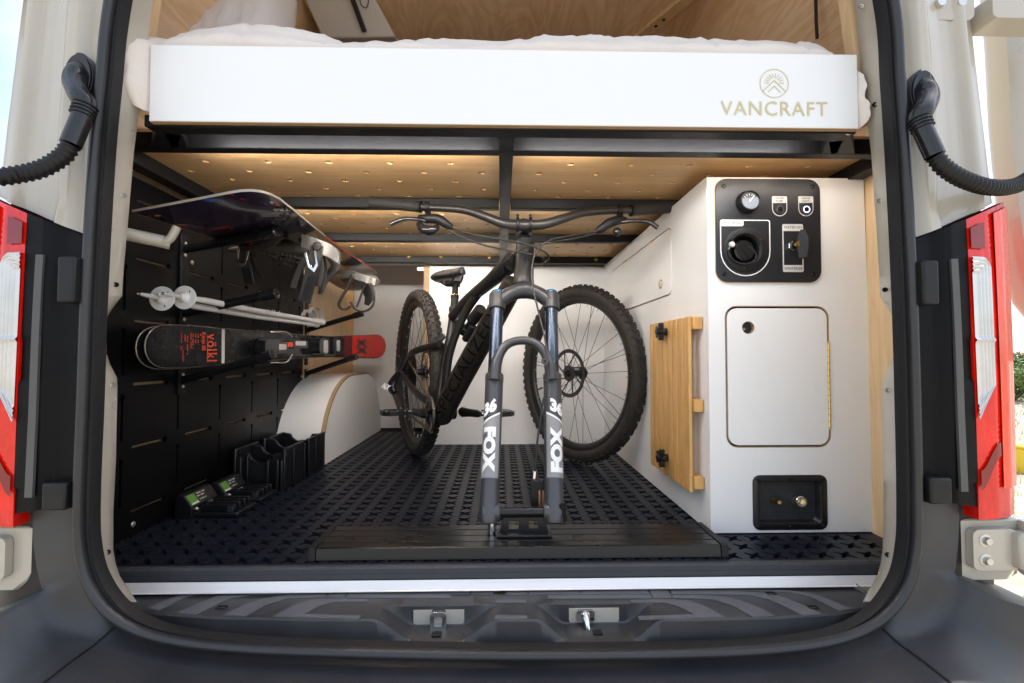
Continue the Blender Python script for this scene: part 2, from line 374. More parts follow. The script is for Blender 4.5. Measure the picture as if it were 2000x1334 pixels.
def shrub(label, c, rx, rz, mi, n=1500, leaf=.05):
    t = thing('shrub', label, 'shrub', c, 'shrubs in the field beside the van')
    st = M()
    for k in range(7):
        a = k * 2.4 + c[0]; st.tube([V(c) + V((0, 0, -.05)), V(c) + V((.3 * rx * math.cos(a), .3 * rx * math.sin(a), rz * .5)), V(c) + V((.62 * rx * math.cos(a), .62 * rx * math.sin(a), rz * 1.1))], [.03, .018, .007], 5)
    obj('stem', st, BARK, t)
    m = M(); rnd = random.Random(int(c[0] * 91 + c[1]))
    cl = [(V((rnd.uniform(-.7, .7) * rx, rnd.uniform(-.7, .7) * rx, rnd.uniform(.25, 1.25) * rz)), rnd.uniform(.25, .45)) for _ in range(26)]
    for k in range(n):
        cc, cr = rnd.choice(cl); d = V((rnd.gauss(0, 1), rnd.gauss(0, 1), rnd.gauss(0, 1))).normalized()
        p = V(c) + cc + V((d.x * rx, d.y * rx, d.z * rz)) * cr * rnd.uniform(.55, 1.05)
        if p.z < c[2]: p.z = c[2] + rnd.uniform(.02, .2)
        a = V((rnd.gauss(0, 1), rnd.gauss(0, 1), rnd.gauss(0, 1))).normalized(); b = a.cross(d + V((.01, 0, 0))).normalized(); s = leaf * rnd.uniform(.6, 1.5)
        m.add([p - a * s, p + b * s * .45, p + a * s, p - b * s * .45], [(0, 1, 2, 3)])
    obj('crown', m, LEAF[mi], t, smooth=None, weld=False)
for i, (u, yy, rx, rz, mi, lb) in enumerate((
        (1975, 12.0, 1.0, .62, 0, 'bright green leafy shrub nearest the red tail lamp on the right'),
        (2035, 13.2, 1.2, .62, 1, 'dark green shrub partly behind the open right door'),
        (1958, 19.0, 1.7, .70, 1, 'dull green shrub peeping past the right tail lamp further off'),
        (2000, 24.0, 2.4, .85, 2, 'pale olive shrub at the far edge of the dry field'))):
    x = P(u, 700, yy).x; shrub(lb, (x, yy, gz(x, yy)), rx, rz, mi, n=[2600, 1800, 1400, 1200][i], leaf=[.05, .055, .09, .12][i])
gr = M(); rnd = random.Random(3)
for k in range(9000):
    yy = 1.6 + 11 * rnd.random() ** 1.4; x = (1.0 + rnd.random() * 1.1) * yy * .98 + rnd.random() * .5
    z = gz(x, yy); hh = rnd.uniform(.03, .11); a = rnd.random() * 6.28; d = V((math.cos(a), math.sin(a), 0)) * rnd.uniform(.004, .009); b = V((rnd.gauss(0, .03), rnd.gauss(0, .03), hh))
    q = V((x, yy, z - .005)); gr.add([q - d, q + d, q + b], [(0, 1, 2)])
go = obj('dry_grass', gr, mat('dry_grass_blade', (.42, .32, .15), .8, var=.3, vs=3), smooth=None, weld=False)
go['kind'] = 'stuff'; go['label'] = 'short dry straw coloured grass over the field'; 
ym = thing('yellow_block', 'small bright yellow block on the dry grass at far right', 'block', (P(2004, 955, 5.0).x, 5.0, gz(5.3, 5.0)))
c_ = WT[ym.name]; m = M(); m.prism(Fr(c_, X, Z, -Y), rrect(.24, .26, .02, cy=.13), -.1, .1); obj('body', m, mat('yellow_plastic', (.75, .52, .02), .5), ym, bev=.006)
m = M().span((c_.x - .13, c_.y - .11, c_.z + .26), (c_.x + .13, c_.y + .11, c_.z + .285)); obj('rim', m, bpy.data.materials['yellow_plastic'], ym, bev=.004)

# ================================================================== the van body
van = thing('camper_van', 'beige camper van seen through its open rear doorway', 'van', (0, 1.0, GZ))
def Sx(z, s): return .010 + s * interp([(-.2, .752), (.17, .750), (1.09, .722), (1.5, .675), (2.0, .60)], z)
def Wx(z, s): return .012 + s * interp([(-.3, .978), (.74, .976), (1.15, .937), (1.6, .86), (2.05, .74)], z)
PROF = [(0, .884), (.06, .893), (.14, .897), (.20, .880), (.27, .878), (.33, .892), (.45, .900), (.58, .904), (.63, .892), (.67, .892), (.72, .912), (.86, .926), (.95, .945), (1.0, .975), (1.02, 1.03), (1.03, 1.2)]
def body(z, fr, s): # a point on the rear corner skin
    t = min(fr, 1.0); x = lerp(Sx(z, s), Wx(z, s), t) + s * max(0, fr - 1)
    return V((x, interp(PROF, fr), z))
fine = [k / 80 for k in range(81)] + [1.01, 1.02, 1.025, 1.03]
for s, side in ((-1, 'left'), (1, 'right')):
    m = M(); rows = []
    for q in range(0, 29):
        t = q / 28
        row = []
        for fr in fine:
            zb = lerp(.652, .752, min(1, fr)); z = lerp(zb, 2.02, t); p = body(z, fr, s)
            dimple = .012 * math.exp(-((t - .045) / .03) ** 2) * math.exp(-((fr - .3) / .12) ** 2)
            p.y += dimple + .0012 * noise.noise(V((fr * 9, t * 22, s))); row.append(p)
        rows.append(row)
    m.grid(rows)
    o = obj('corner_post', m, PAINT, van, smooth=50)
    # side skin of the van, roof to sill
    m = M(); rows = []
    for z in [-.35, 0, .4, .74, .95, 1.15, 1.4, 1.6, 1.85, 2.05]:
        rows.append([V((Wx(z, s) + s * .03, y, z)) for y in (1.19, 1.6, 2.4, 3.4, 4.8)])
    m.grid(rows); obj('side_panel', m, PAINT, van, smooth=60)
m = M(); m.grid([[V((x, y, 2.05 + .10 * (1 - (x / .8) ** 2))) for x in [-.79, -.5, -.2, .1, .4, .7, .80]] for y in (.9, 2, 3.4, 4.8)]); obj('roof', m, PAINT, van, smooth=60)
m = M().span((-1.0, 4.8, -.3), (1.04, 4.83, 2.1)); obj('front_bulkhead', m, LAMG, van)
# lower body behind the lamps
for s in (-1, 1):
    m = M(); m.grid([[body(z, fr, s) + V((0, .02, 0)) for fr in (.0, .3, .6, .9, .98, 1.0, 1.01, 1.03)] for z in (-.3, 0, .2, .45, .78)]); obj('lamp_recess', m, BLK, van, smooth=60)
m = M().span((-.62, .905, 1.80), (.64, .96, 2.06)); obj('header_panel', m, PAINT, van, bev=.01)

# rubber door seal ------------------------------------------------
YS = .885
LP = [(217, 0), (200, 150), (186, 300), (171, 560), (163, 780), (155, 980), (158, 1075), (178, 1145), (222, 1202), (300, 1241), (430, 1262), (640, 1273), (980, 1280)]
RP = [(1345, 1276), (1530, 1266), (1645, 1246), (1720, 1208), (1768, 1148), (1787, 1075), (1790, 980), (1786, 780), (1779, 560), (1766, 300), (1756, 150), (1744, 0)]
sp = [V((.32, YS, 1.80)), V((-.1, YS, 1.81)), V((-.45, YS, 1.78)), V((-.60, YS, 1.66)), V((-.655, YS, 1.38))] + [P(u, v, YS) for u, v in LP + RP] + [V((.685, YS, 1.38)), V((.64, YS, 1.66)), V((.52, YS, 1.77))]
SP = crom(sp, 7, closed=True)
def tub(i, N): return [(.012 * math.cos(a), .0088 * math.sin(a)) for a in [2 * PI * k / 12 for k in range(12)]]
seal = obj('door_seal', M().sweep(SP, tub, closed=True, up=Y), SEAL, van, smooth=60)
SPd = crom(sp, 40, closed=True)
def band(i, N):
    rb = .0010 if i % 2 else 0; k = lerp(.5, 1, smooth(-.085, .02, SPd[i].z))
    return [(.002, .003 * k), (.005 - rb, .008 * k), (.006 - rb, .0125 * k), (.002, .0160 * k), (.010, .0180 * k), (.024, .0180 * k), (.026, .009 * k), (.02, .003 * k)]
obj('seal_lip', M().sweep(SPd, band, closed=True, up=Y), SEALR, seal, smooth=50)

# painted inner jambs with the cut-outs -----------------------------
def jamb(s, out_t, in_t, vl):
    m = M(); rows = []
    for v in vl:
        a = P(interp(out_t, v), v, .915); b = P(interp(in_t, v), v, .962)
        rows.append([a + V((0, -.004, 0)), a.lerp(b, .12) + V((0, -.002, 0)), a.lerp(b, .5), b + V((-s * 0, -.002, 0)), b + V((s * .004, .003, 0)), b + V((s * .062, .05, 0)), b + V((s * .15, .07, 0))])
    m.grid(rows); return obj('jamb', m, PAINT, van, smooth=45)
LO = [(-600, 330), (0, 254), (150, 238), (300, 222), (600, 207), (800, 199), (1000, 194), (1090, 199), (1130, 210), (1175, 236)]
LI = [(-600, 372), (0, 300), (300, 263), (430, 252), (540, 242), (578, 240), (596, 226), (617, 212), (640, 210), (690, 210), (712, 217), (738, 230), (755, 231), (900, 228), (1000, 223), (1080, 223), (1120, 232), (1160, 258), (1175, 268)]
RO = [(-600, 1640), (0, 1708), (150, 1722), (300, 1738), (600, 1748), (800, 1752), (1000, 1753), (1090, 1747), (1130, 1737), (1175, 1712)]
RI = [(-600, 1600), (0, 1666), (300, 1700), (473, 1712), (580, 1718), (600, 1731), (619, 1743), (640, 1744), (695, 1744), (715, 1735), (744, 1722), (760, 1721), (885, 1723), (1000, 1724), (1080, 1722), (1120, 1715), (1160, 1692), (1175, 1684)]
vl = sorted(set([-600, -450, -300, -150] + list(range(0, 1176, 25)) + [578, 587, 596, 606, 617, 628, 640, 690, 700, 712, 725, 738, 748, 755, 585, 592, 610, 619, 695, 705, 715, 730, 744, 752, 1160, 1168, 1175]))
jl = jamb(-1, LO, LI, vl); jr = jamb(1, RO, RI, vl)
for par, pts in ((jl, ((241, 382), (227, 556), (220, 752), (211, 1078))), (jr, ((1681, 14), (1708, 205), (1717, 393), (1728, 566), (1733, 762), (1733, 1083)))):
    for k, (u, v) in enumerate(pts):
        p = P(u, v, .937); n_ = V((.35 if par is jl else -.35, -.93, 0)).normalized()
        m = M().lathe(p + n_ * .0025, n_, [(.0001, -.004), (.0028, -.004), (.003, .0), (.0045, .0003), (.0048, -.002)], 14); obj('rivet_hole', m, SCREW if k % 2 else BOLT, par)

# rear lamps -------------------------------------------------------
LPROF = [(0, .893), (.30, .893), (.46, .896), (.65, .903), (.80, .914), (.90, .930), (.97, .952), (1.0, .975), (1.02, 1.03), (1.03, 1.2)]
def lbody(z, fr, s):
    t = min(fr, 1.0); return V((lerp(Sx(z, s), Wx(z, s), t) + s * max(0, fr - 1), interp(LPROF, fr), z))
def lamp_grid(s, f0, f1, z0f, z1f, push, nf=24, nz=40):
    rows = []
    for i in range(nz + 1):
        row = []
        for j in range(nf + 1):
            fr = lerp(f0, f1, j / nf); z0, z1 = z0f(fr), z1f(fr); z = lerp(z0, z1, i / nz); p = lbody(z, fr, s)
            pp = push(fr, z, (z0, z1, f1)) if callable(push) else push
            row.append(p + V((s * .5 * smooth(.85, 1, fr), -1, 0)).normalized() * pp)
        rows.append(row)
    return rows
MAR = mat('dark_red_lens', (.20, .004, .006), .12, var=.15, vs=30, coat=.25, spec=.4)
for s, side in ((-1, 'left'), (1, 'right')):
    F0 = .46
    def hp(f, z, q): return .003 + .012 * smooth(.20, .30, f) + .004 * smooth(.30, .33, f) * (smooth(.40, .395, z) - smooth(.215, .21, z) + smooth(.47, .475, z) * .6)
    lamp = obj('tail_lamp', M().grid(lamp_grid(s, 0.02, F0, lambda f: lerp(.185, .150, f), lambda f: lerp(.652, .752, f) - .003, hp, 40, 90)), mat('lamp_housing_black', (.005, .005, .006), .45, var=.15, spec=.12), van, smooth=40)
    ztop = lambda f: lerp(.652, .752, min(1, f)) - .004
    lens = obj('red_lens', M().grid(lamp_grid(s, F0, 1.03, lambda f: .146, ztop, lambda f, z, q: .0165 + .004 * math.sin(PI * (z - .14) / .6) + .0006 * math.sin(z * 700) * (z < .32 or z > .64), 40, 120)), RED, lamp, smooth=50)
    obj('lens_side', M().grid([[p, p + V((0, .03, 0))] for p in [lbody(z, F0, s) + V((0, -.0165 - .004 * math.sin(PI * (z - .14) / .6), 0)) for z in [lerp(.146, .693, q / 20) for q in range(21)]]]), RED, lamp)
    obj('orange_lens', M().grid(lamp_grid(s, .70, 1.02, lambda f: .20, lambda f: ztop(f) - .010, lambda f, z, q: .0218 + .0015 * math.sin(PI * (z - .2) / .5), 14, 40)), ORANGE, lens, smooth=50)
    obj('dark_segment', M().grid(lamp_grid(s, .475, .60, lambda f: .640, lambda f: ztop(f) - .018, .0222, 8, 10)), MAR, lens, smooth=50)
    obj('dark_segment', M().grid(lamp_grid(s, .475, .68, lambda f: lerp(.20, .26, smooth(.47, .68, f)), lambda f: lerp(.235, .285, smooth(.47, .68, f)), .0222, 8, 10)), MAR, lens, smooth=50)
    zb = lambda f: lerp(.325, .392, ((f - .47) / .175)); zt = lambda f: .625 - .026 * max(0, (f - .57) / .075) ** 2.5
    def rib(f, z, q):
        d = min((q[2] - f) * .235, z - q[0], q[1] - z); return .0226 + .0030 * abs(math.sin(PI * min(d, .03) / .0075)) + .004 * math.exp(-((z - .472) / .003) ** 2)
    obj('clear_lens', M().grid(lamp_grid(s, .472, .645, zb, zt, rib, 44, 130)), CLEAR, lens, smooth=30)
    # grey guide strip and rubber stop beside the lamp
    m = M(); m.ribbon([body(z, .31 + .03 * math.sin((z - .2) * 5), s) + V((0, -.017, 0)) for z in [lerp(.20, .62, k / 12) for k in range(13)]], X, .013, .005); obj('guide_strip', m, mat('grey_strip', (.075, .072, .07), .5), lamp)
    b0 = body(.60, .10, s); m = M().span((b0.x - .014, b0.y - .035, .535), (b0.x + .016, b0.y + .01, .615)); obj('door_stop', m, BLK, van, bev=.004)
    b0 = body(.20, .12, s); m = M().span((b0.x - .02, b0.y - .03, .178), (b0.x + .02, b0.y + .01, .225)); obj('door_stop', m, BLK, van, bev=.004)
    # hinge bracket below the lamp
    ins = 1790 if s > 0 else 150
    cx = .893 if s > 0 else -.895
    m = M(); fr = Fr((cx, .93, .085), X * s, Z, -Y)
    m.prism(fr, [(-.062, .052), (.085, .052), (.085, -.03), (.06, -.062), (-.03, -.062), (-.05, -.045), (-.062, -.03)], -.05, .018)
    hb = obj('hinge_bracket', m, PAINT, van, bev=.006)
    m = M(); m.prism(fr, rrect(.085, .075, .012, cx=.02, cy=.0), .019, .034); obj('hinge_plate', m, PAINT, hb, bev=.004)
    for dz in (.018, -.018):
        m = M().lathe(fr(.0, dz, .034), -Y, [(.0001, .009), (.006, .009), (.0075, .006), (.0075, .002), (.0115, .001), (.0115, -.001)], 6 + 10); obj('bolt', m, BOLT, hb)
    m = M(); m.prism(fr, [(.05, .034), (.30, .040), (.30, -.035), (.05, -.032)], .024, .05); m.cyl(fr(.10, -.05, .03), fr(.10, .05, .03), .026, n=20); obj('hinge_arm', m, PAINT, hb, bev=.006)
    # upper hinge
    m = M(); fr = Fr((.875 if s > 0 else -.88, .93, 1.104 if s > 0 else 1.15), X * s, Z, -Y); m.prism(fr, rrect(.10, .06, .014, cx=-.02, cy=.01), -.02, .03); m.prism(fr, rrect(.16, .05, .012, cx=.13, cy=.0), -.01, .045); obj('upper_hinge', m, PAINT, van, bev=.006)
    for dx in (-.04, .0): obj('upper_hinge_bolt', M().lathe(fr(dx, .01, .03), -Y, [(.0001, .008), (.008, .008), (.009, 0)], 14), BOLT, van)

# bumper: one skin swept round the lower half of the opening ---------
bp = [p for p in SP if p.z < .185 and p.y > 0]
i0 = min(range(len(SP)), key=lambda i: (SP[i].x > 0, abs(SP[i].z - .185)))
i1 = min(range(len(SP)), key=lambda i: (SP[i].x < 0, abs(SP[i].z - .185)))
path = crom(SP[i0:i1 + 1], 2); rows = []
SU = [(.010, .905), (.022, .897), (.085, .902), (.098, .905), (.10, .92), (.102, .94), (.104, .96), (.106, .98), (.108, 1.0)]
SLW = [(.010, .905), (.022, .897), (.082, .895), (.105, .868), (.135, .846), (.19, .835), (.225, .85), (.245, .90), (.25, 1.0)]
BT = [(.012, .925), (.026, .895), (.028, .86), (.024, .80), (.026, .75), (.032, .70), (.10, .675), (.26, .69), (.36, .78)]
for i, p in enumerate(path):
    t = (path[min(i + 1, len(path) - 1)] - path[max(i - 1, 0)]).normalized(); out = -(t.cross(Y))
    wdn = smooth(.45, .97, -out.z); lo = smooth(.062, .056, p.z)
    row = []
    for a, b, c in zip(SU, SLW, BT):
        d = lerp(lerp(a[0], b[0], lo), c[0], wdn); y = lerp(lerp(a[1], b[1], lo), c[1], wdn); row.append(V((p.x + out.x * d, y, p.z + out.z * d)))
    rows.append(crom(row, 4))
bumper = obj('rear_bumper', M().grid(rows), BUMP, van, smooth=40)
for ut in (206, 1738):
    i = min(range(len(rows)), key=lambda i: abs(uv(rows[i][6])[0] - ut) + (1e4 if uv(rows[i][6])[1] < 1200 else 0)); cs_ = sum(path, V((0, 0, 0))) / len(path)
    m = M(); sm = [p + V((0, -.0005, .0012)) for p in rows[i][4:30]]; m.tube(sm, .0019, 6); obj('bumper_seam', m, SEALR, bumper)

# door wire conduits -------------------------------------------------
def conduit(pts, side):
    pl = crom([P(*p) for p in pts], 14); m = M()
    L = [0]
    for a, b in zip(pl, pl[1:]): L.append(L[-1] + (b - a).length)
    fine_ = []; n = int(L[-1] / .0022)
    for k in range(n + 1):
        d = L[-1] * k / n; j = max(i for i in range(len(L)) if L[i] <= d + 1e-9); j = min(j, len(pl) - 2)
        fine_.append(pl[j].lerp(pl[j + 1], (d - L[j]) / max(1e-9, L[j + 1] - L[j])))
    rad = [.0125 + (.0022 if k % 4 < 2 else 0) for k in range(len(fine_))]
    m.sweep(fine_, lambda i, N: [(rad[i] * math.cos(a), rad[i] * math.sin(a)) for a in [2 * PI * q / 14 for q in range(14)]])
    return m
def boot(s, c, mid, low, par):
    fr = Fr(c, X * s, Z, -Y); m = M()
    def egg(k): return [(k * .0255 * math.cos(t) * (1 - .22 * min(0, math.sin(t)) ** 2) - s * 0, k * (.044 if math.sin(t) > 0 else .050) * math.sin(t)) for t in [2 * PI * q / 32 for q in range(32)]]
    m.prism(fr, egg(1.0), -.012, .004); m.prism(fr, egg(.9), .004, .007); b = obj('conduit_boot', m, BLKG, par, smooth=45, bev=.002)
    m = M(); m.tube(crom([c + V((0, .002, .020)), c + V((0, -.008, .004)), c + V((-s * .004, -.016, -.018)), mid.lerp(c, .25) + V((0, -.008, 0)), mid, low], 7), [.012, .0165, .0178, .0165, .0155, .0155], 18); obj('boot_neck', m, BLKG, b, smooth=60)
    for k in range(4): q = mid.lerp(low, -.02 + .085 * k); obj('boot_ring', M().lathe(q, (low - mid), [(.0150, -.0022), (.0182, -.0008), (.0182, .0008), (.0150, .0022)], 20), BLK, b)
boot(-1, P(157, 152, .885), P(167, 208, .852), P(138, 283, .84), van)
obj('wire_conduit', conduit([(138, 283, .84), (122, 305, .838), (85, 328, .83), (40, 340, .82), (-20, 346, .80), (-120, 340, .80)], 0), BLK, van, smooth=60)
boot(1, P(1801, 182, .885), P(1795, 234, .852), P(1826, 305, .84), van)
obj('wire_conduit', conduit([(1826, 305, .84), (1845, 328, .838), (1885, 352, .84), (1935, 366, .85), (1985, 362, .88), (2030, 335, .90)], 0), BLK, van, smooth=60)

# right rear door, swung open ---------------------------------------
dz = [(.60, 1.140), (.74, 1.123), (.95, 1.108), (1.15, 1.104), (1.35, 1.09), (1.6, 1.06), (1.9, 1.02)]
m = M(); rows = []
for k in range(24):
    z = lerp(.43, 1.95, k / 23); x0 = interp(dz, z) + (.10 * smooth(.60, .43, z)) - .0; y0 = 1.02
    rows.append([V((x0 + .012, y0 + .07, z)), V((x0, y0 + .05, z)), V((x0 + .004, y0 + .012, z)), V((x0 + .02, y0, z)), V((x0 + .035, y0 - .004, z)), V((x0 + .045, y0 + .012, z)), V((x0 + .075, y0 + .018, z)), V((x0 + .085, y0 + .004, z)), V((x0 + .5, y0 - .06, z)), V((x0 + .52, y0 + .06, z))])
m.grid(rows); dr = obj('rear_door', m, PAINT, van, smooth=40)
obj('rear_door', M().add([V((-p.x - .05, p.y, p.z)) for p in m.v], m.f), PAINT, van, smooth=40)

# ================================================================== sill, step and floor
ZT, ZL = -.050, -.089
sill = obj('sill_strip', M().sweep([V((-.80, 1.046, -.0415)), V((.82, 1.046, -.0415))], lambda i, N: [(.0145, -.002), (.003, .004), (-.001, .006), (-.003, .010), (-.003, -.02), (.0145, -.02)], up=Z), SILL, van, smooth=30)
yft = [(a.x, a.y) for a in [PZ(u, v, ZT) for u, v in ((214, 1172), (232, 1186), (300, 1198), (420, 1206), (600, 1210), (980, 1211), (1350, 1210), (1520, 1206), (1640, 1198), (1705, 1185), (1726, 1170))]]
xs = [lerp(yft[0][0], yft[-1][0], k / 220) for k in range(221)]
for c_, a_, b_ in ((-.122, .122, .042), (.186, .122, .058)): xs += [c_ + q for q in (-a_, -b_, a_, b_, -a_ * .97, a_ * .97, -b_ * 1.05, b_ * 1.05)]
xs = sorted(xs)
def dip(x):
    d = 0
    for c_, a_, b_ in ((-.122, .122, .042), (.186, .122, .058)): d = max(d, 1 - smooth(b_, a_, abs(x - c_)))
    return d
rows = []
for x in xs:
    yf = interp(yft, x); d = dip(x); ed = max(0, (.028 - min(x - xs[0], xs[-1] - x)) / .028); zt = ZT - .02 * ed ** 2; zl = lerp(zt, ZL, d)
    yb = lerp(1.044, 1.0, ed); yw = min(.992, yb - .005)
    rows.append([V((x, yb + .006, zt + .014 * (1 - ed))), V((x, yb, zt)), V((x, yw + .003, zt)), V((x, yw, lerp(zt, zt - .003, d))), V((x, yw - .001, lerp(zt, zl + .003, d))), V((x, yw - .004, zl)), V((x, lerp(yw, yf, .5), zl)), V((x, yf + .004, zl)), V((x, yf, lerp(zl - .003, ZL - .001, d * .9))), V((x, yf - .003, ZL - .001 - .02 * ed)), V((x, yf - .010, ZL - .003 - .02 * ed)), V((x, yf - .012, -.11))])
step = obj('step_cover', M().grid(rows), STEP, van, smooth=32)
def pad(pts, lift=.0012):
    pl = [PZ(u, v, ZT) for u, v in pts]; m = M(); m.prism(Fr((0, 0, ZT), X, Y, Z), [(p.x, p.y) for p in pl], -.001, lift); return m
z8 = lambda l: [(200 + a / 2.5, 1120 + b / 2.5) for a, b in l]
pads = [z8([(218, 172), (275, 182), (420, 112), (520, 90), (700, 84), (1098, 84), (1103, 80), (690, 80), (530, 82), (420, 95), (330, 125)]),
        z8([(365, 195), (455, 203), (620, 125), (720, 105), (900, 102), (1095, 101), (1101, 87), (760, 88), (660, 93), (560, 112), (450, 155)]),
        z8([(592, 205), (700, 211), (800, 155), (900, 125), (1000, 121), (1088, 120), (1093, 105), (950, 106), (860, 112), (760, 130), (660, 170)]),
        z8([(835, 212), (1255, 223), (1262, 208), (985, 200), (1060, 160), (1130, 141), (1293, 141), (1297, 128), (1120, 126), (1020, 130), (930, 160)]),
        z8([(1095, 120), (1180, 121), (1212, 67), (1122, 67)]), z8([(1188, 121), (1700, 123), (1700, 105), (1200, 103)]), z8([(1203, 99), (1535, 101), (1545, 68), (1218, 67)]),
        z8([(1541, 101), (1792, 103), (1796, 69), (1551, 68)]), z8([(1800, 103), (1908, 104), (1910, 69), (1803, 69)]), z8([(1920, 145), (2070, 145), (2070, 131), (1920, 131)]), z8([(1918, 223), (2075, 223), (2072, 207), (1920, 207)])]
for pd in pads: obj('grip_pad', pad(pd), PAD, step, smooth=None)
for pd in pads[:9]: obj('grip_pad', pad([(1948 - (u - 2), v + 1) for u, v in pd][::-1]), PAD, step, smooth=None)
for (u, v, y_) in ((356, 1160, 0), (433, 1187, 0), (1506, 1160, 0), (1588, 1187, 0), (981, 1157, 0)):
    p = PZ(u, v, ZT); m = M(); m.prism(Fr(p, X, Y, Z), rrect(.020, .013, .002, 2), -.0005, .002, [rrect(.015, .008, .001, 2)]); obj('clip_socket', m, SEALR, step, smooth=None)
for xc in (-.122, .186):
    m = M(); m.prism(Fr((xc, .955, ZL), X, Y, Z), rrect(.018, .016, .002, 2), -.0005, .003); obj('clip_socket', m, SEALR, step)
    fr = Fr((xc, .9905, -.0715), X, Z, -Y); pts = [(-.050, .012), (.050, .012)] + [(.050 * math.cos(R(-a)) if False else .028 + .022 * math.cos(R(a)), -.010 + .022 * math.sin(R(a)) * .55 + .0) for a in range(0, -91, -15)] + [(-.028 + .022 * math.cos(R(a)), -.010 + .022 * math.sin(R(a)) * .55) for a in range(-90, -181, -15)]
    m = M(); m.prism(fr, pts, -.004, .0006); pk = obj('striker_pocket', m, PAINT, step, smooth=None)
    if xc < 0:
        m = M(); m.prism(fr.at(0, -.004, .001), rrect(.032, .036, .008), 0, .012, [rrect(.016, .018, .004)]); obj('striker', m, CHROME, pk, bev=.002)
    else:
        f2 = fr.at(-.018, 0, .001); m = M(); m.prism(f2, rrect(.036, .022, .005), 0, .006); m.tube([f2(0, 0, .004), f2(.0, -.004, .016), f2(.004, -.026, .024)], [.010, .007, .0045], 14); obj('striker', m, CHROME, pk, bev=.0015)

floor = struct(obj('floor', M().span((-.94, 1.05, -.035), (.96, 4.7, -.0135)), RUBD))
def xhole(cx, cy, L=.0215, w=.0052):
    pts = []
    for k in range(4):
        a = R(45 + 90 * k); dx, dy = math.cos(a), math.sin(a); nx, ny = -dy, dx
        q = (L * .30, w * 1.25)
        pts += [(q[0] * dx - q[1] * nx, q[0] * dy - q[1] * ny), (L * .72 * dx - w * .75 * nx, L * .72 * dy - w * .75 * ny), (L * dx - w * .7 * nx, L * dy - w * .7 * ny), (L * 1.06 * dx, L * 1.06 * dy), (L * dx + w * .7 * nx, L * dy + w * .7 * ny), (L * .72 * dx + w * .75 * nx, L * .72 * dy + w * .75 * ny), (q[0] * dx + q[1] * nx, q[0] * dy + q[1] * ny)]
    return [(cx + a, cy + b) for a, b in pts]
T = .306; tile = M(); tile.prism(Fr((0, 0, 0), X, Y, Z), [(.0008, .0008), (T - .0008, .0008), (T - .0008, T - .0008), (.0008, T - .0008)], -.013, 0, [xhole(.0255 + .051 * i, .0255 + .051 * j) for i in range(6) for j in range(6)])
tm = tile.mesh('mat_tile', None); tm.materials.append(RUB)
for j in range(6):
    for i in range(6):
        x, y = -.941 + T * i, 1.066 + T * j
        if x > .55 and j > 0 or j > 4 and x > -.4: continue
        o = link(bpy.data.objects.new('mat_tile', tm), floor); o.location = (x, y, 0)
m = M().span((.8955, 1.066, -.013), (.93, 1.372, 0)); obj('mat_strip', m, RUB, floor)
m = M(); m.sweep([V((-.845, 1.058, 0)), V((.842, 1.058, 0))], lambda i, N: [(0, -.0078), (0, .003), (-.004, .007), (-.024, .009), (-.027, .006), (-.027, -.0078)], up=Z); obj('front_nosing', m, mat('nosing_rubber', (.040, .041, .048), .55, var=.15, vs=9, bump=.15, bs=300), floor, smooth=30)
m = M(); 
for u in (755, 1137, 256, 1700): p = PZ(u, 1095, .0005); m.lathe(p, Z, [(.0001, .001), (.004, .001), (.0045, 0)], 12)
obj('nosing_screw', m, SCREW, floor)

# ================================================================== interior shell
XL, XR, YB = -.919, .945, 2.475          # left wall face, right wall, rear face of the front partition
m = M().span((-.955, .985, -.02), (-.928, 3.2, .935)); obj('left_lining', m, MAPLE, van)
m = M().span((.9305, 1.0, -.02), (.975, 3.2, .935)); obj('right_lining', m, MAPLE, van)
for s in (-1, 1):
    x = lambda z: .01 + s * interp([(.93, .885), (1.2, .855), (1.75, .74)], z)
    m = M(); m.grid([[V((x(z) + s * q, y, z)) for q, y in ((.02, .985), (0, .985), (0, 2.2), (0, 4.4))] for z in (.93, 1.05, 1.2, 1.4, 1.6, 1.76)]); obj('upper_lining', m, PLYWALL, van, smooth=50)
    m = M(); m.grid([[V((x(z) - s * .155 + s * q, y, z)) for q, y in ((0, 1.0), (0, .975), (.017, .972), (.019, 1.0))] for z in (.92, 1.05, 1.2, 1.4, 1.76)]); obj('lining_trim', m, MAPLE, van, smooth=30)
m = M().span((-.75, .97, 1.75), (.77, 4.6, 1.77)); obj('ceiling', m, PLYWALL, van)
A, B = P(1222, 95, 2.08), P(1352, -40, 1.78); A.z = B.z = 1.735; A = PZ(1222, 95, 1.74); B = PZ(1380, -35, 1.74)
m = M().bar(A, B, .05, .018); bt = obj('ceiling_batten', m, MAPLE, van, bev=.003)
for k in (.42, .52): obj('batten_screw', M().lathe(A.lerp(B, k) + V((.0, 0, -.009)), -Z, [(.0001, .002), (.006, .002), (.0065, 0)], 12), SCREW, bt)
p = P(1594, 66, 1.30); m = M().tube([P(1596, 75, 1.22), P(1594, 40, 1.22), P(1592, -60, 1.22)], .0042, 8); obj('black_cable', m, HOSE, van)
# overhead locker on the left, above the pillows
m = M(); a, b, c, d = P(630, 75, 1.84), P(772, 72, 1.84), P(728, -12, 1.76), P(590, -12, 1.76)
m.hexa([a, b, c, d, a + V((0, .3, .1)), b + V((0, .3, .1)), c + V((0, .3, .1)), d + V((0, .3, .1))]); lk = obj('overhead_locker', m, LAMG, van, bev=.006)
m = M(); m.bar(P(686, -8, 1.745), P(712, 62, 1.82), .014, .012); obj('locker_edge', m, BUMPD, lk)
m = M().tube(crom([P(701, -8, 1.755), P(706, 10, 1.77), P(716, 15, 1.772), P(720, 0, 1.76)], 5), .0018, 6); obj('locker_seam', m, BUMPD, lk)

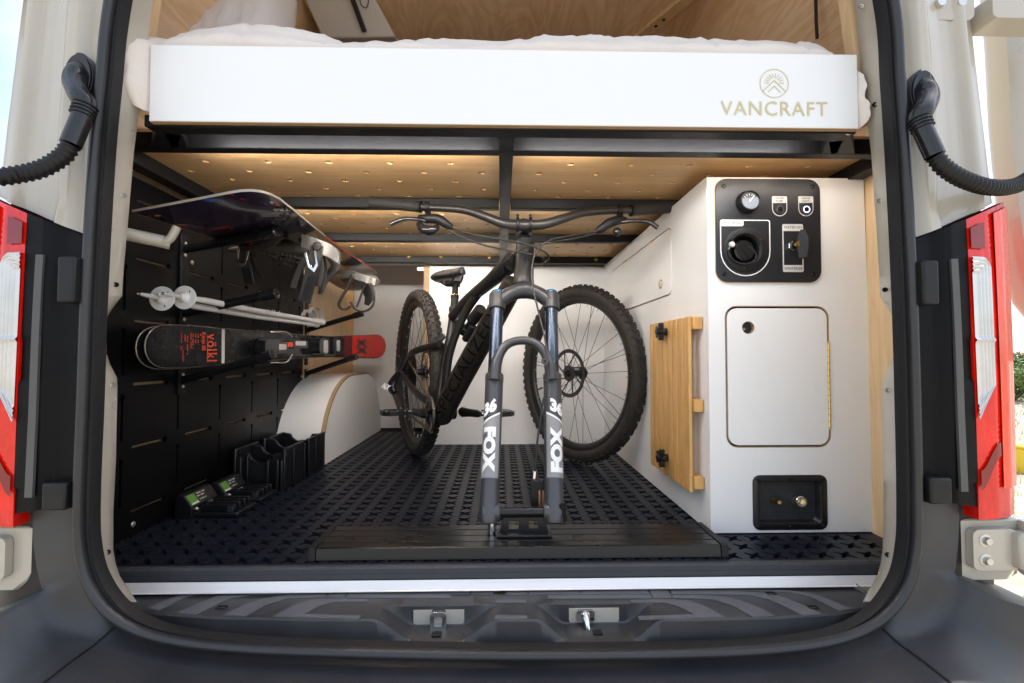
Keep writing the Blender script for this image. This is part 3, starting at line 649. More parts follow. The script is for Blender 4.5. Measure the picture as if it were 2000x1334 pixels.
# front partition and the open bay to its left
back = thing('partition_panel', 'white panel standing across the van behind the bicycle', 'panel', (.08, YB, 0))
m = M().span((P(838, 700, YB).x, YB, 0), (.93, YB + .018, .895)); obj('board', m, LAM, back, bev=.001)
m = M().span((P(827, 700, YB).x, YB - .002, 0), (P(838, 700, YB).x - .0005, YB + .05, .895)); obj('ply_edge', m, EDGEX, back)
bay = thing('bay_panel', 'grey white panel at the back of the bay beyond the skis', 'panel', (-.6, 3.05, 0))
m = M().span((-.93, 3.05, 0), (-.30, 3.068, 1.08)); obj('board', m, LAMG, bay)
m = M().span((-.93, YB + .06, .9125), (P(836, 700, YB).x, YB + .08, .945)); obj('top_rail', m, LAM, bay, bev=.001)
m = M().span((-.93, YB + .08, 1.05), (-.30, 3.05, 1.062)); obj('top_board', m, LAMG, bay)
m = M().span((P(838, 700, YB).x + .02, YB + .02, 0), (P(838, 700, YB).x + .038, 3.05, 1.05)); obj('divider', m, LAMG, bay)
m = M()
for v in (525, 625): p = P(822, v, YB + .03); m = M().span((p.x - .02, p.y, p.z - .010), (p.x + .016, p.y + .012, p.z + .010)); obj('hinge_leaf', m, ALU, bay, bev=.002)
m = M(); p0, p1 = P(632, 745, 2.98), P(690, 575, 2.98); m.span((p0.x - .08, 2.98, .02), (p1.x, 2.992, p1.z + .1)); tag(obj('ply_offcut', m, PLY), 'brown plywood sheet standing upright behind the ski tails', 'board')

# wheel arch box -----------------------------------------------------
arch = thing('wheel_arch_box', 'white curved wheel arch box with plywood edge beside the bicycle', 'box', (-.8, 2.0, 0))
def prof(y0, n=18): return [(2.0 + y0, 0)] + [(2.0 + y0 + .40 * (1 - math.cos(R(90 * k / n))), .352 * math.sin(R(90 * k / n)) ** .9) for k in range(1, n + 1)] + [(2.62, .352)] + [(2.62 + .34 * math.sin(R(90 * k / n)), .352 * math.cos(R(90 * k / n))) for k in range(1, n + 1)]
prf = prof(0); m = M(); m.grid([[V((x, a, b)) for a, b in prf] for x in (-.925, -.7165)]); obj('curved_top', m, LAM, arch, smooth=60)
m = M(); m.prism(Fr((-.7155, 0, 0), Y, Z, X), prf, -.012, 0); sp_ = obj('side_board', m, LAM, arch, smooth=None)
m = M(); m.grid([[V((x, a - .0015 * (a < 2.4), b + .0015 * (a > 2.05))) for a, b in prf[:24]] for x in (-.7295, -.7140)]); m.grid([[V((-.7140, a - .0015, b + .0015)) for a, b in prf[:24]], [V((-.7140, a + .006, b - .005)) for a, b in prf[:24]]]); obj('ply_edge', m, EDGEX, sp_, smooth=60)

# slotted black wall with rails and arms ----------------------------------
wallp = thing('slotted_wall_panel', 'black slotted storage panel covering the left wall', 'wall panel', (-.91, 1.6, 0))
def keyhole(cy, cz, L, horiz):
    w_ = .0036; r_ = .008; pts = []
    a0 = math.asin(w_ / r_)
    loc = [(-L / 2, -w_), (-L / 2 - .003, 0), (-L / 2, w_)] + [(L / 2 - r_ * math.cos(t), r_ * math.sin(t)) for t in [a0 + (2 * PI - 2 * a0) * k / 10 for k in range(11)]]
    return [(cy + a, cz + b) if horiz else (cy - b, cz + a) for a, b in loc]
holes = []
for k in range(5):
    for z in (.06, .218, .373, .53, .686, .83): holes.append(keyhole(1.295 + .205 * k, z, .118, True))
for k in range(6):
    for z in (.136, .292, .45, .606, .76): holes.append(keyhole(1.200 + .205 * k, z, .105, False))
XW = -.905
m = M(); m.prism(Fr((XW, 0, 0), Y, Z, X), [(.99, .002), (2.27, .002), (2.27, .885), (.99, .885)], -.010, 0, holes); obj('panel', m, HDPE, wallp, smooth=None)
for u, v in ((260, 1024), (375, 513), (600, 520), (589, 735)): obj('screw', M().lathe(PX(u, v, XW), X, [(.0001, .004), (.004, .0035), (.007, .001), (.0072, 0)], 14), BOLT, wallp)
for yy, z0, z1 in ((1.412, .335, .79), (2.30, .40, .70)):
    m = M().span((XW + .0005, yy - .016, z0), (XW + .007, yy + .016, z1)); obj('rail', m, STEEL, wallp, bev=.002)
def arm(u0, v0, u1, v1, yy, label, dy_=.05):
    a = PX(u0, v0, XW); a.y = yy; a = V((XW + .006, yy, P(u0, v0, yy).z)); b = P(u1, v1, yy - dy_)
    t = thing('rack_arm', label, 'rack arm', a, 'black padded rack arms on the left wall'); d = (b - a).normalized()
    obj('tube', M().cyl(a, a.lerp(b, .86), .0115, n=18), STEEL, t)
    obj('end_grip', M().lathe(a.lerp(b, .84), d, [(.0115, 0), (.0135, .002), (.0135, .010), (.0145, .014), (.0145, (b - a).length * .16), (.011, (b - a).length * .165), (.0001, (b - a).length * .165)], 18), BLKG, t)
    obj('base_plate', M().prism(Fr(a + V((-.004, 0, 0)), Y, Z, X), rrect(.032, .045, .006), 0, .006), STEEL, t, bev=.001)
    for k in (-1, 1): obj('rivet', M().lathe(a + V((.002, 0, k * .017)), X, [(.0001, .003), (.004, .002), (.005, 0)], 12), BOLT, t)
arm(372, 487, 541, 452, 1.412, 'black rack arm under the near end of the snowboard', .142)
arm(368, 612, 540, 573, 1.412, 'black rack arm holding the white ski poles near their baskets')
arm(364, 743, 533, 692, 1.412, 'black rack arm under the skis beside their front binding')
arm(590, 645, 708, 612, 2.30, 'black rack arm under the far grips of the ski poles')
arm(588, 730, 697, 696, 2.30, 'black rack arm under the red ski tails')

# ================================================================== bed platform
bed = thing('bed_platform', 'raised bed platform of black steel frame and perforated plywood', 'bed frame', (0, 1.6, .89))
ZP = .928
holes = []
for r_ in range(20):
    y = 1.2285 + .0636 * r_
    if y > 2.42: break
    for k in range(-6, 7):
        x = -.127 + .152 * k + (.076 if r_ % 2 else 0)
        if -.83 < x < .86 and abs(x - .012) > .035: holes.append(circ(.0092, 10, x, y))
m = M(); m.prism(Fr((0, 0, ZP), X, Y, Z), [(-.90, 1.095), (.92, 1.095), (.92, 2.46), (-.90, 2.46)], 0, .018, holes)
ply = obj('plywood_deck', m, PLY, bed, smooth=None)
CREAM = mat('raw_ply_core', (.78, .62, .40), .6)
for hl in holes:
    pass
def beam(a, b, w_, h_, nm='cross_beam'): return obj(nm, M().bar(a, b, w_, h_), STEEL, bed, bev=.0025)
HB = .031; zc = ZP - HB / 2 - .0005
for y in (1.515, 1.955, 2.405): 
    beam((-.90, y, zc), (-.006, y, zc), .03, HB); beam((.030, y, zc), (.92, y, zc), .03, HB)
beam((.012, 1.096, zc - .001), (.012, 2.42, zc - .001), .032, HB, 'centre_beam')
beam((-.872, 1.10, zc - .002), (-.872, 2.42, zc - .002), .04, HB + .004, 'side_beam'); beam((.905, 1.10, zc - .002), (.905, 2.42, zc - .002), .04, HB + .004, 'side_beam')
for u, v in ((798, 501), (861, 501), (956, 503), (1164, 507)): obj('beam_bolt', M().lathe(P(u, v, 2.389), -Y, [(.0001, .004), (.005, .0035), (.008, .001), (.0082, 0)], 6 + 8), YEL, bed)
zr = .905
beam((-.70, .985, zr), (.72, .985, zr), .036, .024, 'front_rail'); beam((-.93, 1.0795, .9098), (.93, 1.0795, .9098), .03, .0355, 'inner_rail')
for x0, x1, nm in ((P(385, 275, 1.03).x - .03, P(350, 290, 1.07).x - .0, 'rail_post'), (.012, .012, 'rail_post'), (P(1587, 290, 1.03).x + .03, P(1620, 300, 1.07).x, 'rail_post')):
    beam((x0, 1.0, zr - .001), (x1, 1.072, zr - .001), .034, .022, nm)
for s, x0 in ((-1, -.672), (1, .708)):
    m = M(); m.prism(Fr((0, 0, .894), X, Y, Z), [(x0, .966), (x0 - s * .05, .966), (x0 + s * .03, 1.07), (x0 + s * .085, 1.07)], -.001, .026); obj('gusset', m, STEEL, bed, bev=.001)
    m = M().span((x0 + s * .03, 1.102, .905), (x0 + s * .215, 1.118, .93)); obj('ply_cleat', m, EDGEZ, bed)
m = M().span((-.93, 1.10, .9305), (-.70, 1.40, .945)); 
# white front board
a, b = P(294, 88, .95), P(1677, 253, .95); x0, x1, z0, z1 = a.x, b.x, .8955, 1.0455
m = M(); m.span((x0, .95, z0), (x1, .962, z1)); fb = obj('front_board', m, LAM, bed, bev=.0012)
m = M().span((x0 + .001, .9515, z0 - .0012), (x1 - .001, .9625, z0 + .004)); obj('ply_edge', m, EDGEY, fb)
f0 = front(1512, 212, .9495); obj('lettering', text('VANCRAFT', .05, f0, wfit=.2145, hfit=.0285, spacing=1.1, lift=.0006), TAN, fb, smooth=None)
f0 = front(1512, 163, .9495); em = M(); k = .95 / 960
em.sheet(f0, circ(29.5 * k, 48), .0006, [circ(28 * k, 48)[::-1]])
def stroke(m, fr, a, b, w_):
    d = V((b[0] - a[0], b[1] - a[1])).normalized(); n_ = V((-d.y, d.x)) * w_ / 2; m.add([fr(*(V(a) + n_), .0006), fr(*(V(a) - n_), .0006), fr(*(V(b) - n_), .0006), fr(*(V(b) + n_), .0006)], [(0, 1, 2, 3)])
q = lambda x, y: (x * k, y * k)
for a, b in (((-23, -16), (0, 6)), ((0, 6), (23, -16)), ((-13, -18), (0, -5.5)), ((0, -5.5), (13, -18))): stroke(em, f0, q(*a), q(*b), 1.7 * k)
for an in range(0, 181, 20):
    r0, r1 = 10.5, 20; o_ = (0, 0.5)
    stroke(em, f0, q(r0 * math.cos(R(an)), .5 + r0 * math.sin(R(an))), q(r1 * math.cos(R(an)), .5 + r1 * math.sin(R(an))), 1.5 * k)
obj('emblem', em, TAN, fb, smooth=None)

# mattress and pillows -----------------------------------------------------
def fbm(p, o=4):
    t = 0; a = 1
    for _ in range(o): t += a * noise.noise(p); p = p * 2.03 + V((3.1, 1.7, 5.2)); a *= .5
    return t
def wr(p, k=1): # cloth wrinkles: ridged noise
    q = V((p.x * 5, p.y * 7, p.z * 9)); n1 = fbm(q, 4); n2 = noise.noise(V((p.x * 14 + n1 * 2, p.y * 9, p.z * 16)))
    return k * (.007 * n1 + .0055 * (1 - abs(n2)) ** 3)
def mattress():
    m = M(); rows = []; XA, XB = -.737, .737
    es = [0, .001, .003, .006, .010, .014, .019, .024, .030, .036, .042, .048, .054, .060, .066, .073, .08]
    xl = [XA + e for e in es] + [lerp(XA + .09, XB - .09, k / 130) for k in range(131)] + [XB - e for e in es[::-1]]
    sec = [('f', k / 16) for k in range(17)] + [('t', k / 29) for k in range(1, 30)]
    for x in xl:
        left = x < 0; e = min(x - XA, XB - x); rd = max(0, 1 - e / .062); ends = smooth(.062, .030, e) if left else smooth(.030, .012, e)
        fz = max(0, 1 - rd ** 2.1) ** .5; zm, hz = (.985, .092) if left else (.975, .094)
        tp = 1.110 + .004 * math.sin(x * 9) + .020 * smooth(-.25, -.62, x) + .012 * smooth(-.1, .5, x)
        zt = interp([(0, 1.0), (.004, 1.018), (.012, 1.036), (.03, 1.064), (.055, 1.096), (.08, 1.112), (.12, 1.122), (.2, tp)], e) if left else interp([(0, .965), (.004, .995), (.012, 1.022), (.022, 1.056), (.045, 1.094), (.08, 1.112), (.2, tp)], e)
        zb = (lerp(.935, .995 - .080 * fz, smooth(.08, .06, e)) if left else lerp(.935, .955 - .074 * fz, smooth(.07, .03, e))); yf = .968 - .034 * ends + .030 * rd ** 2.5
        seam = .005 * math.exp(-(((x + .8) % .19 - .095) / .006) ** 2); row = []
        for kind, t in sec:
            if kind == 'f':
                z = lerp(zb, zt - .02 * (1 - ends), t); bul = .024 * math.sin(PI * t) ** .7 * fz; p = V((x, yf - bul * (.3 + .7 * ends) + .03 * smooth(.8, 1, t), z))
            else:
                a = min(1, t / .14); y = yf + .03 + (1.35 - .2 * ends) * t ** 1.6; z = zt - .02 * (1 - ends) + .02 * (1 - ends) * math.sin(a * PI / 2); p = V((x, y, z))
            d = wr(p, (1.15 if p.y < 1.3 else .5) * (.35 + .65 * fz) * (1 + .8 * ends)) - seam
            nrm = V((0, -1, .25)) if kind == 'f' and t < .7 else V((0, -.35, 1))
            nrm = (nrm + V((-1 if left else 1, 0, 0)) * rd).normalized(); p += nrm * d
            if -.679 < x < .716 and p.y < .9665 and p.z < 1.05: p.y = .9665
            row.append(p)
        rows.append(row)
    m.grid(rows); return m
tag(obj('mattress', mattress(), LINEN, smooth=80), 'mattress under a creased cream cotton cover behind the white board', 'mattress')
def pillow(label, c, hx, hy, hz, rx, rz, ry, mt):
    m = M(); Rm = Matrix.Rotation(R(rz), 3, 'Z') @ Matrix.Rotation(R(rx), 3, 'X') @ Matrix.Rotation(R(ry), 3, 'Y'); n = 34
    for sgn in (1, -1):
        rows = []
        for i in range(n + 1):
            row = []
            for j in range(n + 1):
                a, b = i / n * 2 - 1, j / n * 2 - 1; f = max(0, (1 - a ** 4) * (1 - b ** 4)) ** .42
                pin = 1 - .07 * (1 - abs(b) ** 2) * abs(a) ** 6; q = V((a * hx * (1 - .06 * (1 - b * b)), b * hy * (1 - .06 * (1 - a * a)), sgn * hz * f))
                if f > 0: q.z += sgn * f * (.010 * fbm(V((a * 2.4, b * 2.4, sgn + c[0])), 4) + .008 * (1 - abs(noise.noise(V((a * 5, b * 3, c[1]))))) ** 4)
                row.append(V(c) + Rm @ q)
            rows.append(row)
        m.grid(rows)
    return tag(obj('pillow', m, mt, smooth=80), label, 'pillow', 'pillows on the bed')
pillow('white pillow leaning at the left end of the bed', (P(438, 0, 1.42).x, 1.42, 1.32), .168, .30, .10, 62, 6, -5, PILLOW)
pillow('cream pillow right of the white pillow', (P(606, 20, 1.55).x, 1.55, 1.27), .095, .22, .06, 66, -8, 12, LINEN)
cu = pillow('small white and yellow patterned cushion corner behind the bed edge', (P(716, 62, 1.9).x, 1.9, 1.21), .035, .10, .03, 60, 30, 10, mat('yellow_pattern', (.75, .72, .62), .9, col2=(.65, .50, .05), vs=30, var=.1))

# ================================================================== white service cabinet
YC, XC = 1.222, .522
cab = thing('service_cabinet', 'tall white service cabinet with water controls on its front', 'cabinet', (.73, 1.5, 0))
fc = Fr((0, YC, 0), X, Z, -Y)
def cp(u, v): p = P(u, v, YC); return (p.x, p.z)
def crect(u0, v0, u1, v1): a = cp(u0, v0); b = cp(u1, v1); return ((a[0] + b[0]) / 2, (a[1] + b[1]) / 2, abs(b[0] - a[0]), abs(b[1] - a[1]))
cx, cz_, cw, ch = crect(1415, 597, 1624, 874)
px, pz, pw, ph = crect(1395, 350, 1602, 552)
dx_, dz_, dw, dh = crect(1469, 928, 1616, 1034)
fill_c = cp(1453, 489); KX = YC / 960
holes = [rrect(cw, ch, .030, 6, cx, cz_), circ(.037, 28, *fill_c), rrect(dw - .032, dh - .032, .010, 6, dx_, dz_)]
xr = cp(1700, 700)[0]
m = M(); m.prism(fc, [(XC, .003), (xr + .006, .003), (xr - .008, .896), (XC, .896)], -.015, 0, holes); fp = obj('front_panel', m, LAM, cab, smooth=None, bev=.0008)
m = M().span((XC + .001, YC + .0005, .004), (XC + .003, YC + .0148, .895)); obj('corner_edge', m, EDGEX, fp)
# door in the front
do = M(); hc = cp(1461, 640); do.prism(fc, rrect(cw - .013, ch - .013, .025, 6, cx, cz_), -.014, .001, [circ(.0155, 24, *hc)]); dor = obj('door', do, LAM, cab, smooth=None, bev=.001)
m = M(); m.prism(fc, rrect(cw - .0005, ch - .0005, .030, 6, cx, cz_), -.0148, -.0005, [rrect(cw - .0035, ch - .0035, .0285, 6, cx, cz_)]); obj('door_reveal', m, mat('raw_edge', (.50, .36, .22), .6), cab, smooth=None)
m = M().lathe(fc(hc[0], hc[1], .0008), -Y, [(.0157, .0004), (.0150, .0002), (.0150, -.013)], 28); obj('finger_hole', m, EDGEY, dor)
m = M().span((XC + .016, YC + .016, .02), (xr, YC + .40, .55)); obj('locker_interior', m, BUMPD, cab)
m = M().lathe(fc(hc[0] - .006, hc[1] - .003, -.012), -Y, [(.0001, .003), (.004, .003), (.0045, 0)], 12); obj('latch', m, CHROME, dor)
hgx = cx + cw / 2 - .004
m = M()
hs = obj('piano_hinge', M().cyl(fc(hgx, cz_ - ch * .37, .001), fc(hgx, cz_ + ch * .24, .001), .0030, n=10), BRASS, cab)
for k in range(14): z = lerp(cz_ - ch * .36, cz_ + ch * .23, k / 13); obj('hinge_knuckle', M().lathe(fc(hgx, z, .001), Z, [(.0032, -.0006), (.0036, 0), (.0032, .0006)], 10), SCREW, hs)
# control panel
m = M(); m.prism(fc, rrect(pw, ph, .030, 7, px, pz), .0004, .0060, [circ(.037, 28, *fill_c)]); ctl = obj('control_panel', m, mat('control_panel_black', (.014, .015, .018), .36, var=.1, vs=10), cab, smooth=None, bev=.0012)
m = M(); m.prism(fc, rrect(pw + .003, ph + .003, .0312, 7, px, pz), .0002, .0022, [circ(.0372, 28, *fill_c)]); obj('backing', m, MAPLE, ctl, smooth=None)
L0 = .0063
for u, v in ((1412, 365), (1584, 366), (1412, 535), (1586, 536)): obj('panel_screw', M().lathe(fc(*cp(u, v), .006), -Y, [(.0001, .0012), (.0018, .0012), (.0024, .0024), (.0048, .0022), (.0062, 0)], 18), SCREW, ctl)
z4 = lambda a, b: cp(1380 + a / 6.0625, 340 + b / 6.0625)
def fr_at(a, b): q = z4(a, b); return fc.at(q[0], q[1], L0)
px1 = YC / 960 / 6.0625
# gauge
g0 = fr_at(462, 345); m = M().lathe(g0.o + Y * .0003, -Y, [(.0285, 0), (.0285, .004), (.0262, .018), (.0245, .021), (.0222, .021), (.0222, .0165)], 36); gg = obj('gauge', m, BLK, ctl)
m = M(); m.prism(g0, circ(.0226, 32), .0, .0150); obj('dial', m, GLASS, gg, smooth=None)
m = M(); m.prism(g0, [(.0222 * math.cos(R(a)), .0222 * math.sin(R(a))) for a in range(25, 166, 10)], .0151, .0156); obj('dial_scale', m, DKT, gg, smooth=None)
m = M()
for k, a in enumerate(range(45, 146, 25)): stroke(m, g0.at(0, 0, .0154), (.0125 * math.cos(R(a)), .0125 * math.sin(R(a))), (.0175 * math.cos(R(a)), .0175 * math.sin(R(a))), .0010)
obj('dial_tick', m, WHT, gg, smooth=None)
m = M(); stroke(m, g0.at(0, 0, .0162), (0, -.004), (.010, .014), .0012); m.prism(g0, circ(.0022, 12), .0158, .0168); obj('needle', m, WHT, gg, smooth=None)
# push buttons with their printed frames
def dome(w_, h_, r_top, n=14): # outline: rounded top corners, half-round bottom
    pts = [(w_ / 2 - r_top + r_top * math.cos(R(a)), h_ / 2 - r_top + r_top * math.sin(R(a))) for a in range(0, 91, 18)] + [(-w_ / 2 + r_top + r_top * math.cos(R(a)), h_ / 2 - r_top + r_top * math.sin(R(a))) for a in range(90, 181, 18)]
    pts += [(w_ / 2 * math.cos(R(a)), -h_ / 2 + w_ / 2 + w_ / 2 * math.sin(R(a))) for a in [180 + 180 * k / n for k in range(n + 1)]]
    return pts
for (a, b, l1, l2, lit) in ((848, 390, 'WATER', 'PUMP', 0), (1157, 390, 'GARAGE', 'LIGHTS', 1)):
    f0 = fr_at(a, b); w_, h_ = 184 * px1, 242 * px1; m = M(); m.sheet(f0, dome(w_, h_, .003), .0002, [dome(w_ - .004, h_ - .004, .002)[::-1]]); m.sheet(f0, [(-w_ / 2 + .001, h_ / 2 - .0185 + .001), (w_ / 2 - .001, h_ / 2 - .0165), (w_ / 2 - .002, h_ / 2 - .001), (-w_ / 2 + .002, h_ / 2 - .001)], .0003); obj('printed_frame', m, LGT, ctl, smooth=None)
    obj('printed_words', text(l1, .006, f0.at(0, h_ / 2 - .0055), wfit=.022, lift=.0007, bold=.00008).join(text(l2, .006, f0.at(0, h_ / 2 - .0125), wfit=.020 if lit else .018, lift=.0007, bold=.00008)), DKT, ctl, smooth=None)
    o_ = f0(0, -h_ / 2 + .0165, 0); m = M().lathe(o_, -Y, [(.0115, 0), (.0115, .002), (.0108, .0035), (.0085, .0035)], 28); bt = obj('push_button', m, GREYA, ctl)
    obj('button_ring', M().lathe(o_ - Y * .0030, -Y, [(.0085, 0), (.0084, .001), (.0068, .001), (.0068, 0)], 28), LEDR if lit else CHROME, bt)
    obj('button_cap', M().lathe(o_, -Y, [(.0068, 0), (.0068, .0034), (.0001, .0036)], 24), BLKG, bt)
# water fill
f0 = Fr(fc(*fill_c, L0), X, Z, -Y); a = z4(145, 547); b = z4(745, 1215); w_ = b[0] - a[0]; h_ = a[1] - b[1]; fo = fc.at((a[0] + b[0]) / 2, (a[1] + b[1]) / 2, L0)
m = M(); m.sheet(fo, dome(w_, h_, .006), .0002, [dome(w_ - .0050, h_ - .0050, .004)[::-1]]); t0 = 285 * px1
m.sheet(fo, [(-w_ / 2 + .002, h_ / 2 - .0165), (-w_ / 2 + t0 - .003, h_ / 2 - .0165), (-w_ / 2 + t0, h_ / 2 - .0135), (-w_ / 2 + t0, h_ / 2 - .001), (-w_ / 2 + .003, h_ / 2 - .001)], .0004); obj('printed_frame', m, WHT, ctl, smooth=None)
obj('printed_words', text('WATER FILL', .009, fo.at(-w_ / 2 + t0 / 2 + .002, h_ / 2 - .0085), wfit=.048, lift=.0009, bold=.0001), DKT, ctl, smooth=None)
m = M().lathe(f0.o + Y * .0005, -Y, [(.0565, 0), (.0565, .003), (.054, .0045), (.041, .0045), (.0385, .002), (.0365, -.004), (.0365, -.045), (.0001, -.045)], 44); fl = obj('filler_flange', m, BLK, ctl)
for an in (150, 30, 270): obj('flange_screw', M().lathe(f0(.0475 * math.cos(R(an)), .0475 * math.sin(R(an)), .004), -Y, [(.0001, .0005), (.002, .0005), (.0028, .0018), (.0045, .0008)], 14), SCREW, fl)
cpx = f0(.001, -.001, -.012); ax = V((.10, -1, .05)).normalized(); m = M().lathe(cpx, ax, [(.0285, -.02), (.0285, -.010), (.026, -.008), (.026, -.002), (.0275, 0), (.0275, .006), (.024, .009), (.0001, .0095)], 32); obj('filler_cap', m, BLKG, fl)
m = M().tube(crom([f0(.002, .006, .012), f0(.016, -.006, .014), f0(.021, -.022, .012), f0(.006, -.036, .010), f0(-.018, -.035, .008), f0(-.040, -.022, .008), f0(-.046, -.006, .008), f0(-.043, .004, .008)], 7), .0022, 8); obj('tether', m, BLKG, fl)
obj('tether_pin', M().lathe(f0(-.036, .012, .004), -Y, [(.0075, 0), (.0075, .003), (.006, .006), (.0001, .007)], 16), LGT, fl)
# valve
a = z4(878, 600); b = z4(1132, 1165); w_ = b[0] - a[0]; h_ = a[1] - b[1]; fo = fc.at((a[0] + b[0]) / 2, (a[1] + b[1]) / 2, L0); m = M()
m.sheet(fo, rrect(w_, h_, .004), .0002, [[(-w_ / 2 + .003, -h_ / 2 + .0175), (w_ / 2 - .003, -h_ / 2 + .0175), (w_ / 2 - .003, h_ / 2 - .0175), (-w_ / 2 + .003, h_ / 2 - .0175)][::-1]]); obj('printed_frame', m, LGT, ctl, smooth=None)
obj('printed_words', text('WATER-ON', .009, fo.at(0, h_ / 2 - .0085), wfit=.045, lift=.0007, bold=.0001).join(text('WINTERIZE', .009, fo.at(0, -h_ / 2 + .0085), wfit=.046, lift=.0007, bold=.0001)), DKT, ctl, smooth=None)
v0 = fo(-.004, .004, 0); obj('valve_nut', M().lathe(v0, -Y, [(.0125, 0), (.0125, .007), (.0105, .009), (.0105, .018)], 6), CHROME, ctl, smooth=20)
m = M().cyl(v0, v0 - Y * .030, .0068, n=16); obj('valve_stem', m, BRASS, ctl)
fh = Fr(v0 - Y * .030 + V((.012, 0, 0)), V((.82, -.57, 0)), Z, V((-.57, -.82, 0))); m = M(); m.prism(fh, [(-.0135, .010), (-.006, .035), (.004, .035), (.0125, .016), (.0125, -.010), (.0085, -.036), (-.0105, -.036), (-.0135, -.010)], -.004, .005); vh = obj('valve_handle', m, BLK, ctl, bev=.0015)
m = M(); m.sheet(fh.at(-.001, .024, .0056), [(0, .005), (-.003, -.003), (.003, -.003)]); m.sheet(fh.at(-.001, -.026, .0056), [(0, -.005), (.003, .003), (-.003, .003)]); obj('handle_arrow', m, SEALR, vh, smooth=None)
# recessed dish with couplings
m = M(); fd = fc.at(dx_, dz_, 0); outer = rrect(dw, dh, .018, 6)
def ring(w_, h_, r_, c): return [fd(a, b, c) for a, b in rrect(w_, h_, r_, 6)]
m.grid([ring(dw, dh, .018, .0003), ring(dw, dh, .018, .0022), ring(dw - .002, dh - .002, .017, .003), ring(dw - .030, dh - .030, .010, .003), ring(dw - .034, dh - .034, .009, .001), ring(dw - .046, dh - .046, .012, -.030), ring(dw - .056, dh - .056, .010, -.034)], closeu=True)
m.sheet(fd, rrect(dw - .056, dh - .056, .010, 6), -.034); dish = obj('coupling_dish', m, mat('dish_black', (.012, .012, .013), .34, var=.1, vs=10), cab, smooth=40)
for a in (-1, 0, 1):
    for b in (-1, 1): obj('dish_screw', M().lathe(fd(a * (dw / 2 - .010), b * (dh / 2 - .0085), .003), -Y, [(.0001, .0022), (.003, .0018), (.0042, 0)], 12), SCREW, dish)
q = cp(1516, 980); q0 = fc(*cp(1519, 981), -.034); axb = V((-.12, -1, .10)).normalized(); m = M().lathe(q0, axb, [(.012, 0), (.012, .003), (.0001, .003)], 20); obj('brass_base', m, BLK, dish)
obj('brass_nozzle', M().lathe(q0, axb, [(.0105, .003), (.0105, .013), (.0075, .015), (.0075, .023), (.0088, .026), (.0055, .031), (.0055, .044), (.0066, .047), (.0045, .054), (.0001, .054)], 18), BRASS, dish)
q0 = fc(*cp(1562, 980), -.034); m = M().lathe(q0, axb, [(.019, 0), (.019, .002), (.017, .006), (.0001, .006)], 24); obj('coupling_collar', m, LGT, dish)
m = M().lathe(q0, axb, [(.0105, .005), (.0105, .016), (.012, .018), (.012, .024), (.0105, .026), (.0105, .034), (.0135, .036), (.0135, .052), (.012, .054), (.0085, .054), (.0075, .044), (.0001, .044)], 26); obj('quick_coupling', m, CHROME, dish)
obj('coupling_bore', M().lathe(q0 + axb * .0445, axb, [(.0060, 0), (.0040, .001), (.0001, .001)], 18), BRASS, dish)
# side panel facing the bicycle, with its flap
fs = Fr((XC, 0, 0), -Y, Z, -X)
def spx(u, v): p = PX(u, v, XC); return (-p.y, p.z)
dA = [spx(1194, 541), spx(1200, 527), spx(1306, 443), spx(1312, 449), spx(1312, 570), spx(1305, 578), spx(1232, 603), spx(1194, 590)]
y0_, y1_ = -spx(1195, 560)[0], -spx(1312, 500)[0]; zt_, zb_ = (spx(1204, 524)[1] + spx(1306, 443)[1]) / 2, (spx(1305, 578)[1] + spx(1232, 604)[1]) / 2
fy, fz, fw, fh_ = -(y0_ + y1_) / 2, (zt_ + zb_) / 2, y0_ - y1_, zt_ - zb_
m = M(); m.prism(fs, [(-YC - .0155, .003), (-YC - .0155, .896), (-2.474, .896), (-2.474, .003)], -.015, 0, [rrect(fw, fh_, .03, 6, fy, fz)]); obj('side_panel', m, LAM, cab, smooth=None)
m = M(); m.prism(fs, rrect(fw - .010, fh_ - .010, .026, 6, fy, fz), -.014, .0008); flap = obj('side_door', m, LAM, cab, smooth=None, bev=.001)
m = M(); m.prism(fs, rrect(fw - .001, fh_ - .001, .030, 6, fy, fz), -.0148, -.004, [rrect(fw - .004, fh_ - .004, .029, 6, fy, fz)]); obj('flap_reveal', m, bpy.data.materials['raw_edge'], cab, smooth=None)
q = spx(1291, 555); m = M().lathe(fs(q[0], q[1], .0008), -X, [(.0165, 0), (.016, .002), (.0125, .002), (.012, -.006), (.0001, -.006)], 24); pl = obj('flush_pull', m, BRASS, flap)
m = M().span((XC - .004, -q[0] - .003, q[1] - .012), (XC + .004, -q[0] + .003, q[1] + .012)); obj('pull_tab', m, CHROME, pl)
hp = fs(-lerp(y0_, y1_, .72), zt_, .001); 
for k in (.30, .75): 
    yy = lerp(y0_, y1_, k); obj('flap_hinge', M().cyl((XC - .001, yy - .03, zt_ - .003), (XC - .001, yy + .03, zt_ - .003), .003, n=10), BRASS, cab)
m = M().span((XC + .02, YC + .41, .02), (xr, 2.46, .87)); obj('carcass_interior', m, BUMPD, cab)
m = M().span((XC + .001, YC + .017, .8965), (xr - .01, 2.47, .8985)); obj('top_panel', m, LAM, cab)

